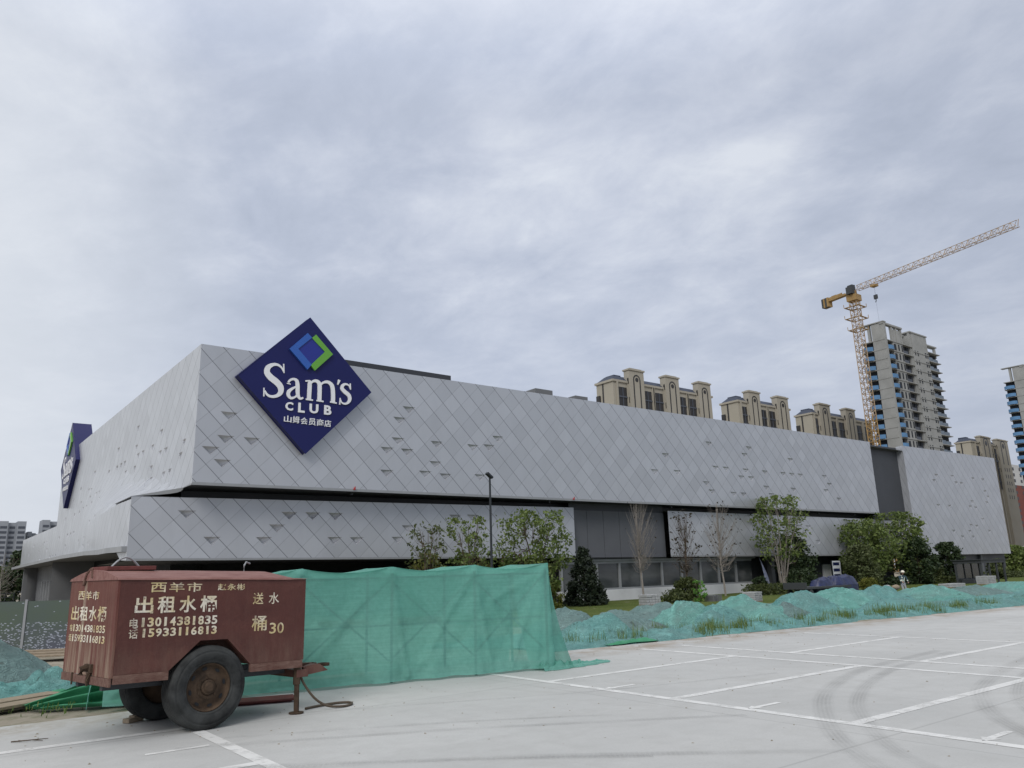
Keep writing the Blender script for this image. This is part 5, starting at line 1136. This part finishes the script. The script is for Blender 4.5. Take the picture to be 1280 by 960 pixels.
for a,b in ((-2.67,-.98),(-.82,.82),(.98,2.67)):
    m=MB(); m.box(a,b,1.22,1.26,.1,2.0); obj('glass_panel',m,MT['glass'],KS)
m=MB(); m.box(-2.6,2.6,-.3,.9,.02,.5); obj('bench',m,MT['dark_panel'],KS,bevel=.02)
# ------------------------------------------------------------ workman
def person():
    x,y=54.25,27.3; zb=gz(x,y); th=thing('person','workman in a white helmet and pale vest bending among the netted mounds','person',(x,y,zb),-2.2)
    J=[(0,0,.93),(0,-.03,1.12),(.03,-.02,1.32),(.08,0,1.46),(.11,0,1.53),   # pelvis spine neck
       (0.0,.1,.88),(.05,.13,.48),(-.02,.14,.08),(.12,.15,.04),
       (0.0,-.1,.88),(.16,-.12,.5),(.06,-.13,.08),(.2,-.14,.04),
       (.05,.2,1.4),(.16,.25,1.14),(.34,.2,1.0),(.4,.18,.96),
       (.05,-.2,1.4),(.18,-.25,1.15),(.38,-.18,1.02),(.44,-.16,.98)]
    R=[.15,.14,.155,.08,.055,.095,.065,.045,.04,.095,.065,.045,.04,.07,.048,.036,.034,.07,.048,.036,.034]
    E=[(0,1),(1,2),(2,3),(3,4),(0,5),(5,6),(6,7),(7,8),(0,9),(9,10),(10,11),(11,12),(2,13),(13,14),(14,15),(15,16),(2,17),(17,18),(18,19),(19,20)]
    me=bpy.data.meshes.new('b'); me.from_pydata(J,E,[]); o=bpy.data.objects.new('b',me); COL.objects.link(o)
    md=o.modifiers.new('s','SKIN'); md.use_smooth_shade=True
    for v,r in zip(me.skin_vertices[0].data,R): v.radius=(r,r*.9)
    me.skin_vertices[0].data[0].use_root=True
    o.modifiers.new('u','SUBSURF').levels=1
    bpy.context.view_layer.update(); bm_=bpy.data.meshes.new_from_object(o.evaluated_get(bpy.context.evaluated_depsgraph_get())); bpy.data.objects.remove(o)
    for k in ('trouser','shirt','skin','vest'): bm_.materials.append(MT[k])
    for p in bm_.polygons:
        c=p.center; z=c.z
        p.material_index=0 if z<.95 and abs(c.y)<.2 and c.x<.3 else (2 if (z>1.5 or c.x>.33) else (3 if 1.1<z<1.17 or abs(abs(c.y)-.09)<.025 and z>1.1 else 1))
    b=bpy.data.objects.new('body',bm_); COL.objects.link(b); b.parent=th
    m=MB(); hc=Vector((.15,0,1.66))
    def hd(a,b_):
        t=2*PI*a; f=PI*b_; r=.1*math.sin(f); x_=r*math.cos(t)*1.08; y_=r*math.sin(t)*.85; z_=.125*math.cos(f)
        if math.cos(t)>.9 and .45<b_<.6: x_+=.02
        return hc+Vector((x_,y_,z_))
    m.grid(20,14,hd); h_=obj('head',m,MT['skin'],th,smooth=True,fix=True)
    m=MB()
    for s in (-.035,.035): m.tube([hc+Vector((.09,s,.01)),hc+Vector((.101,s,.01))],.011,6)
    m.tube([hc+Vector((.092,-.025,-.05)),hc+Vector((.096,.025,-.05))],.006,5); obj('face_features',m,MT['crane_dark'],h_)
    m=MB(); m.lathe([(0,.145),(.05,.14),(.09,.115),(.112,.07),(.118,.03),(.15,.022),(.15,.012),(.11,.015)],lambda a,b_,h:hc+Vector((a+.01,b_,h)),20); obj('helmet',m,MT['helmet'],th,smooth=True)
person()
# small sacks by the workman
for i,(x,y,lb) in enumerate(((52.6,27.6,'pale cement sack lying left of the workman'),(53.4,27.4,'brownish cement sack lying between the pale sack and the workman'))):
    m=MB(); zb=gz(x,y)+.55
    def sk(a,b):
        t=2*PI*a; f=PI*b; return (x+.36*math.sin(f)*math.cos(t),y+.25*math.sin(f)*math.sin(t),zb+.16+.17*math.cos(f)*(1+.2*nz(t,f,i)))
    m.grid(16,10,sk); tag(obj('cement_sack',m,MT['paver' if i==0 else 'wood'],smooth=True,loc=(x,y,zb)),lb,'sack','sacks by the workman')
# ------------------------------------------------------------ far buildings
def apartment(label,xl,xr,towers,ze,zt,rows_to=0,y=135.,dep=6):
    th=thing('apartment_block',label,'apartment block',(xl,y,-.5),0,'beige apartment blocks behind the store')
    m=MB(); m.box(xl,xr,y,y+dep,-.5,ze)
    obj('wall',m,MT['beige'],th,world=True)
    m=MB(); m.box(xl-.35,xr+.35,y-.35,y+dep+.35,ze,ze+.55); m.box(xl-.15,xr+.15,y-.14,y+dep,ze-6.6,ze-6.2); obj('cornice',m,MT['beige_trim'],th,world=True)
    m=MB(); a,b,c,d=xl,xr,y,y+dep; i=1.5; z0,z1=ze+.56,ze+2.0
    P=[(a,c,z0),(b,c,z0),(b,d,z0),(a,d,z0)]; Q=[(a+i,c+i,z1),(b-i,c+i,z1),(b-i,d-i,z1),(a+i,d-i,z1)]
    for k in range(4): m.face([P[k],P[(k+1)%4],Q[(k+1)%4],Q[k]])
    m.face(Q); rf=obj('mansard_roof',m,MT['slate'],th,world=True)
    m=MB(); m.box(xl+3.5,xl+6,y+3,y+6,z1+.01,z1+.8); obj('roof_turret',m,MT['slate'],rf,world=True)
    # blank left end wall: pilaster joint, narrow windows at the back
    m=MB(); m.box(xl-.06,xl-.004,y+3.4,y+3.9,-.5,ze-.02); obj('wall_joint',m,MT['win_dark'],th,world=True)
    for zz in range(4):
        m=MB(); m.box(xl-.5,xl-.01,y+dep-1.4,y+dep-.2,ze-3-3*zz-1.7,ze-3-3*zz); obj('side_balcony',m,MT['win_dark'],th,world=True)
    for (t0,t1) in towers:
        t0=t0+(t1-t0)*.2; m=MB(); w=t1-t0; m.box(t0,t1,y-.9,y+1.0,-.5,zt); m.box(t0-.25,t1+.25,y-1.15,y+1.25,zt,zt+.4); m.box(t0+.5,t1-.5,y-.7,y+.8,zt+.4,zt+.7)
        tw=obj('gable_tower',m,MT['beige_trim'],th,world=True)
        m=MB(); c=(t0+t1)/2; r=w*.25; zc=zt-2.3
        for a0,a1 in ((k,k+1) for k in range(10)):
            p=[PI*a0/10,PI*a1/10]
            m.face([(c+r*math.cos(p[0]),y-.93,zc+r*math.sin(p[0])),(c+r*math.cos(p[1]),y-.93,zc+r*math.sin(p[1])),(c+r*.72*math.cos(p[1]),y-.93,zc+r*.72*math.sin(p[1])),(c+r*.72*math.cos(p[0]),y-.93,zc+r*.72*math.sin(p[0]))])
        m.box(c-r,c-r*.72,y-.95,y-.905,zc-8,zc); m.box(c+r*.72,c+r,y-.95,y-.905,zc-8,zc); m.tube([(c,y-.91,zc),(c,y-.98,zc)],r*.42,12)
        obj('arched_window',m,MT['win_dark'],tw,world=True); m=MB()
        for zz in range(5):
            z=zc-11-zz*2.9
            for q in (-.85,0,.85): m.box(c+q*r-.3,c+q*r+.3,y-.95,y-.905,z,z+1.6)
        for zz in range(3): m.box(t0-.05,t0-.004,y-.6,y-.1,zt-3.6-zz*5,zt-2-zz*5)
        obj('window_slots',m,MT['win_dark'],tw,world=True)
    # window bays between the towers
    ed=[xl+.6]+[v for t in towers for v in (t[0]+(t[1]-t[0])*.2,t[1])]+[xr-.4]
    for k in range(0,len(ed),2):
        a,b=ed[k],ed[k+1]; w=b-a
        if w<1.2: continue
        bays=[(a+w*.08,b-w*.08)] if w<5 else [(a+w*.05,a+w*.42),(a+w*.56,b-w*.06)]
        if k==0: bays=[(b-min(3.4,w*.75),b-.35)]
        for (p,q) in bays:
            m=MB(); m.box(p,q,y-.05,y-.004,ze-18,ze-1.2)
            by=obj('window_bay',m,MT['win_dark'],th,world=True)
            m=MB()
            for zz in range(6): m.box(p,q,y-.22,y-.052,ze-3.9-zz*2.9,ze-3.55-zz*2.9) if zz!=1 else m.box(p-.1,q+.1,y-.3,y-.052,ze-6.9,ze-6.1)
            m.box((p+q)/2-.1,(p+q)/2+.1,y-.2,y-.053,ze-18,ze-1.2); obj('balcony_slab',m,MT['win_dark'] if False else MT['beige_trim' if q-p<1 else 'tower_greyd'],by,world=True)
            m=MB(); m.box(p-.75,p-.25,y-.4,y-.004,-.5,ze); m.box(q+.25,q+.75,y-.4,y-.004,-.5,ze); obj('pilaster',m,MT['beige_trim'],th,world=True)
apartment('nearest beige apartment block with three arched gable towers behind the store',136.5,175.2,[(140.3,147.0),(154.0,160.7),(167.5,174.0)],48.5,51.9)
apartment('second beige apartment block with two arched towers, right of the nearest one',187.2,213,[(190.2,197.0),(204.2,211.4)],48.8,52.1)
apartment('third beige apartment block partly behind the crane mast',225.5,262,[(227.3,235),(243.2,250.4)],49.0,52.4)
apartment('farthest beige apartment block seen just above the right wing',340,376,[(345,357.5),(361.5,374.8)],49,51.6)
def concrete_tower(label,x0,y0,lx,ly,zt,lean=0,grp='unfinished concrete towers'):
    th=thing('concrete_tower',label,'tower block',(x0,y0,-.5),0,grp)
    fh=3.0; nf=int((zt-4)/fh); top=zt-5.2
    m=MB()
    # structural core set back behind the balconies, piers and end walls
    m.box(x0+2,x0+lx-2,y0+2.2,y0+ly-1,-.5,top-.4)
    m.box(x0,x0+1.0,y0+.2,y0+4.2,-.5,zt)                    # broad left pier
    m.box(x0+.2,x0+1.2,y0+4.9,y0+5.6,top,zt)
    obj('core_wall',m,MT['concrete_grey'],th,world=True)
    m=MB(); m.box(x0+17,x0+27,y0+.35,y0+3,-.5,zt-.6); m.box(x0+16.2,x0+17,y0+.8,y0+3,-.5,zt-1.4)
    for k in range(nf): m.box(x0+16.9,x0+27.15,y0+.2,y0+.348,top-1.7-k*fh,top-1.45-k*fh)
    obj('shear_wall',m,MT['concrete_grey'],th,world=True)
    m=MB(); m.box(x0+5,x0+11,y0+.6,y0+2.1,-.5,top); 
    obj('middle_wall',m,MT['concrete_grey'],th,world=True)
    NFV=min(nf,12)
    for k in range(NFV):      # openings in the middle wall
        z=top-2.9-k*fh
        for q in ((5.4,6.7,.52,.595,.2,2.1),(8,8.7,.52,.595,.3,2.2),(10,10.7,.52,.595,.3,2.2),(18.0,18.5,.28,.345,.3,1.8),(14.6,15.9,1.3,1.4,.2,2.4),(19.6,20.2,.28,.345,.3,1.8),(24.6,25.4,.28,.345,.3,2.0),(26.0,26.5,.28,.345,.3,2.0)):
            m=MB(); m.box(x0+q[0],x0+q[1],y0+q[2],y0+q[3],z+q[4],z+q[5]); obj('window_opening',m,MT['tower_dark'],th,world=True)
    m=MB(); 
    for (a,b,c,d) in ((x0+1,x0+5,y0+1.6,y0+1.7),(x0+11,x0+16.2,y0+1.5,y0+1.6),(x0+27,x0+lx-.8,y0+1.8,y0+1.9),(x0+1.2,x0+1.3,y0+4.2,y0+ly-.3)): m.box(a,b,c,d,-.5,top)
    obj('dark_room_back',m,MT['tower_dark'],th,world=True)
    # floor slabs with curved balcony fronts and blue panels
    for k in range(NFV):
        z=top-k*fh
        m=MB(); m.box(x0-.1,x0+lx-.6,y0+.4,y0+ly,z-.24,z); obj('floor_slab',m,MT['concrete_grey'],th,world=True)
        def arc(a,b,yf,dep,n=6,mm='tower_blue'):
            m=MB()
            for j in range(n):
                u0,u1=j/n,(j+1)/n; f=lambda u: yf-dep*(1-abs(2*u-1)**2.5)
                m.face([(a+(b-a)*u0,f(u0),z-3.0),(a+(b-a)*u1,f(u1),z-3.0),(a+(b-a)*u1,f(u1),z-1.75),(a+(b-a)*u0,f(u0),z-1.75)])
                m.face([(a+(b-a)*u0,f(u0),z-3.02),(a+(b-a)*u1,f(u1),z-3.02),(a+(b-a)*u1,yf+1,z-3.02),(a+(b-a)*u0,yf+1,z-3.02)],1)
            obj('balcony',m,[MT[mm],MT['concrete_grey']],th,world=True)
        arc(x0+1.05,x0+5,y0+.5,.6); arc(x0+27.3,x0+30.8,y0+.9,.4,mm='tower_slate'); arc(x0+31.5,x0+lx-.3,y0+1.5,.5,mm='tower_slate')
        m=MB()   # balcony turned to the left side
        for j in range(6):
            u0,u1=j/6,(j+1)/6; g=lambda u: x0-1.0*(1-abs(2*u-1)**2.5)
            ya,yb=y0+4.4,y0+ly; m.face([(g(u0),ya+(yb-ya)*u0,z-3),(g(u1),ya+(yb-ya)*u1,z-3),(g(u1),ya+(yb-ya)*u1,z-1.75),(g(u0),ya+(yb-ya)*u0,z-1.75)])
        obj('balcony',m,[MT['tower_blue'],MT['concrete_grey']],th,world=True)
        m=MB(); m.box(x0+11.3,x0+14,y0+.7,y0+.9,z-3,z-2.0); obj('parapet_panel',m,MT['tower_greyd'],th,world=True)
    m=MB()      # roof frame: beams on columns, open to the sky
    for x in (x0+.6,x0+5.2,x0+8,x0+11,x0+16.5,x0+26.5): 
        m.box(x-.35,x+.35,y0+.5,y0+1.2,top+.001,zt-.5)
    for x in (x0+28.5,x0+lx-1): m.box(x-.35,x+.35,y0+1.5,y0+2.2,top-1,zt-2.4)
    m.box(x0-.2,x0+11.6,y0+.3,y0+1.5,zt-.5,zt+.05); m.box(x0+11,x0+17.5,y0+2.2,y0+3.2,zt-1.6,zt-1.1); m.box(x0+16,x0+27.4,y0+.15,y0+3.2,zt-.6,zt-.2); m.box(x0+27.4,x0+lx,y0+1.3,y0+3,zt-2.6,zt-2.2)
    m.box(x0-.3,x0+1.4,y0+.1,y0+ly,zt+.055,zt+.35); m.box(x0+6.2,x0+11,y0+.7,y0+1.1,top+.002,zt-1.2); m.box(x0+13,x0+15,y0+3,y0+5,top,zt-2)
    obj('roof_frame',m,MT['concrete_grey'],th,world=True)
concrete_tower('tall unfinished grey concrete tower with blue balconies beside the yellow crane',226.6,108.4,36.0,8,72.9)
concrete_tower('unfinished concrete tower with blue balconies cut by the right edge of the photo',329.5,107.5,36.0,8,73.6)
# white over red slab behind the right tower
RB=thing('residential_tower','pale upper and red lower apartment tower far behind at the right edge','tower block',(468.9,169,-.5))
m=MB(); m.box(468.9,520,169,190,41,52.2); obj('pale_upper_wall',m,MT['tower_white'],RB,world=True)
m=MB(); m.box(468.9,520,169,190,-.5,40.99); obj('red_lower_wall',m,MT['brick_red'],RB,world=True)
for k in range(12):
    m=MB()
    for j in range(4): x=472+j*9; m.box(x,x+2.2,168.9,168.98,49-k*3.2,50.6-k*3.2); m.box(468.8,468.88,172+4*j,173.4+4*j,49-k*3.2,50.6-k*3.2)
    obj('window_row',m,MT['win_dark'],RB,world=True)
# grey towers far left
def gtower(label,d0,px_w,zt,cut):
    x,y=d0; th=thing('residential_tower',label,'tower block',(x,y,-.5),0,'grey residential towers at the far left')
    m=MB(); n=3; w=px_w/n
    for k in range(n): m.box(x+w*k,x+w*(k+1)-.01,y+(2.2 if k%2 else 0),y+14,-.5,zt-(cut if k==n-1 else 0)-(.8 if k%2 else 0))
    wl=obj('wall',m,MT['tower_grey'],th,world=True)
    for f in range(int(zt/3.1)-1):
        for k in range(n):
            m=MB(); yo=(2.2 if k%2 else 0); z=zt-4.6-3.1*f-(cut if k==n-1 else 0)
            if k%2==0: m.box(x+w*k+w*.12,x+w*(k+1)-w*.12,y+yo-.12,y+yo-.01,z,z+1.5)
            else: m.box(x+w*k+w*.2,x+w*(k+1)-w*.2,y+yo-.12,y+yo-.01,z,z+1.5)
            obj('window_band',m,MT['tower_greyd'],th,world=True)
gtower('grey residential tower at the far left edge, behind the green tree',(44,585),14.5,43.6,0)
gtower('slightly lower grey residential tower, second from the left edge',(60.2,590),7.2,37.5,1.5)
gtower('grey residential tower nearest the left wing of the store',(66.0,575),13,44,1)
# ------------------------------------------------------------ tower crane
CR=thing('tower_crane','yellow lattice tower crane with a long jib beside the unfinished tower','tower crane',(209,107.5,-.5))
def lattice(m,A,B,w,h,n,r,tri=False,m2=0):
    A=Vector(A);B=Vector(B); d=(B-A).normalized(); s=d.cross(Vector((0,0,1)))
    if s.length<.1: s=Vector((1,0,0)); u=Vector((0,1,0))
    else: s.normalize(); u=s.cross(d)
    L=(B-A).length
    if tri: cor=[-s*w/2,s*w/2,u*h]
    else: cor=[-s*w/2-u*h/2,s*w/2-u*h/2,s*w/2+u*h/2,-s*w/2+u*h/2]
    for c in cor: m.tube([A+c,B+c],r,4,m2)
    nc=len(cor)
    for k in range(n):
        p=A+d*L*k/n; q=A+d*L*(k+1)/n; mid=A+d*L*(k+.5)/n
        for j in range(nc):
            a,b=cor[j],cor[(j+1)%nc]
            m.tube([p+a,p+b],r*.7,3,m2,False)
            if k%2==0: m.tube([p+a,q+b],r*.7,3,m2,False)
            else: m.tube([p+b,q+a],r*.7,3,m2,False)
base=Vector((209,107.5,-.5))
m=MB(); lattice(m,(209,107.5,42),(209,107.5,76),2.1,2.1,22,.13); obj('mast',m,MT['crane_pale'],CR,world=True)
m=MB(); lattice(m,(209,107.5,-.5),(209,107.5,42),2.1,2.1,28,.16); obj('mast_base',m,MT['crane_yel'],CR,world=True)
m=MB(); m.box(207.5,210.5,106,109,75.6,77.4); m.tube([(209,107.5,77.4),(209,107.5,78.6)],1.0,12); obj('slewing_ring',m,MT['crane_yel'],CR,world=True)
for z,w in ((73.6,2.2),(70.2,2.3),(66.8,2.0)):
    m=MB()
    for a,b,c,d in ((-w,w,-w,-w+.5),(-w,w,w-.5,w),(-w,-w+.5,-w+.51,w-.51),(w-.5,w,-w+.51,w-.51)): m.box(209+a,209+b,107.5+c,107.5+d,z,z+.15)
    for sx in (-w,w):
        for sy in (-w,w): m.box(209+sx-.06,209+sx+.06,107.5+sy-.06,107.5+sy+.06,z+.16,z+1.1)
    obj('climbing_frame',m,MT['crane_yel'],CR,world=True)
jd=Vector((201.1-209,61.3-107.5,0)).normalized(); jb=Vector((209,107.5,78.4))
m=MB(); lattice(m,jb+jd*1.5,Vector((201.1,61.3,78.9)),1.5,1.6,30,.085,True); m.tube([Vector((201.1,61.3,78.9)),Vector((201.0,60.9,80.6))],.09,5); obj('jib',m,MT['crane_pale'],CR,world=True)
m=MB(); sd=jd.cross(Vector((0,0,1))); 
Mx=Matrix(((-jd.x,sd.x,0,jb.x),(-jd.y,sd.y,0,jb.y),(0,0,1,jb.z),(0,0,0,1)))
m.box(1,10.2,-.7,.7,-.2,.2,0,Mx); m.box(3.2,8,-.65,-.58,.25,.9,0,Mx); m.box(3.2,8,.58,.65,.25,.9,0,Mx); m.box(5.5,7.2,-.5,.5,.25,1.1,0,Mx); obj('counter_jib',m,MT['crane_yel'],CR,world=True)
m=MB()
for k in range(4): m.box(8.2+k*.62,8.72+k*.62,-.9,.9,-1.7,1.1,k%2,Mx)
obj('counterweight',m,[MT['crane_yel'],MT['crane_dark']],CR,world=True)
m=MB(); m.box(-1.2,.6,.9,2.3,-.9,1.2,0,Mx); m.box(-.4,1.2,-.7,.7,.3,2.2,0,Mx); obj('cab',m,MT['crane_dark'],CR,world=True)
tp=jb+jd*7.0
m=MB(); m.box(-7.8,-6.2,-.8,.8,-.75,-.2,0,Mx); obj('trolley',m,MT['crane_yel'],CR,world=True)
m=MB(); m.tube([tp+Vector((0,0,-.6)),tp+Vector((0,0,-3.2))],.03,4); m.box(-7.5,-6.5,-.25,.25,-4.4,-3.2,0,Mx); m.tube([tp+Vector((0,0,-4.4)),tp+Vector((.1,.1,-5.0)),tp+Vector((0,.3,-5.3))],.12,5); m.tube([tp+Vector((.1,.1,-5)),tp+Vector((.1,.1,-13))],.02,3); obj('hook_block',m,MT['crane_dark'],CR,world=True)
# white mast canopy at the right edge
MC=thing('mast_canopy','white tensile mast canopy in the distance at the right edge','canopy',(190,60,-.5))
m=MB(); m.tube([(172,60,-.5),(172,60,7.6)],.22,8); m.tube([(182,60,-.5),(182,60,7.4)],.22,8); obj('mast',m,MT['steel_white'],MC,world=True)
m=MB()
for c in (172,182):
    for s in (-4,4): m.tube([(c,60,7.3),(c+s,60,4.2)],.14,5)
    m.tube([(c,60,6),(c+3,60,4.3)],.12,5); m.tube([(c,60,6),(c-3,60,4.3)],.12,5)
obj('stay',m,MT['steel_white'],MC,world=True)
m=MB(); m.box(167.5,196,58,64,2.6,4.2); obj('fascia',m,MT['steel_white'],MC,world=True)
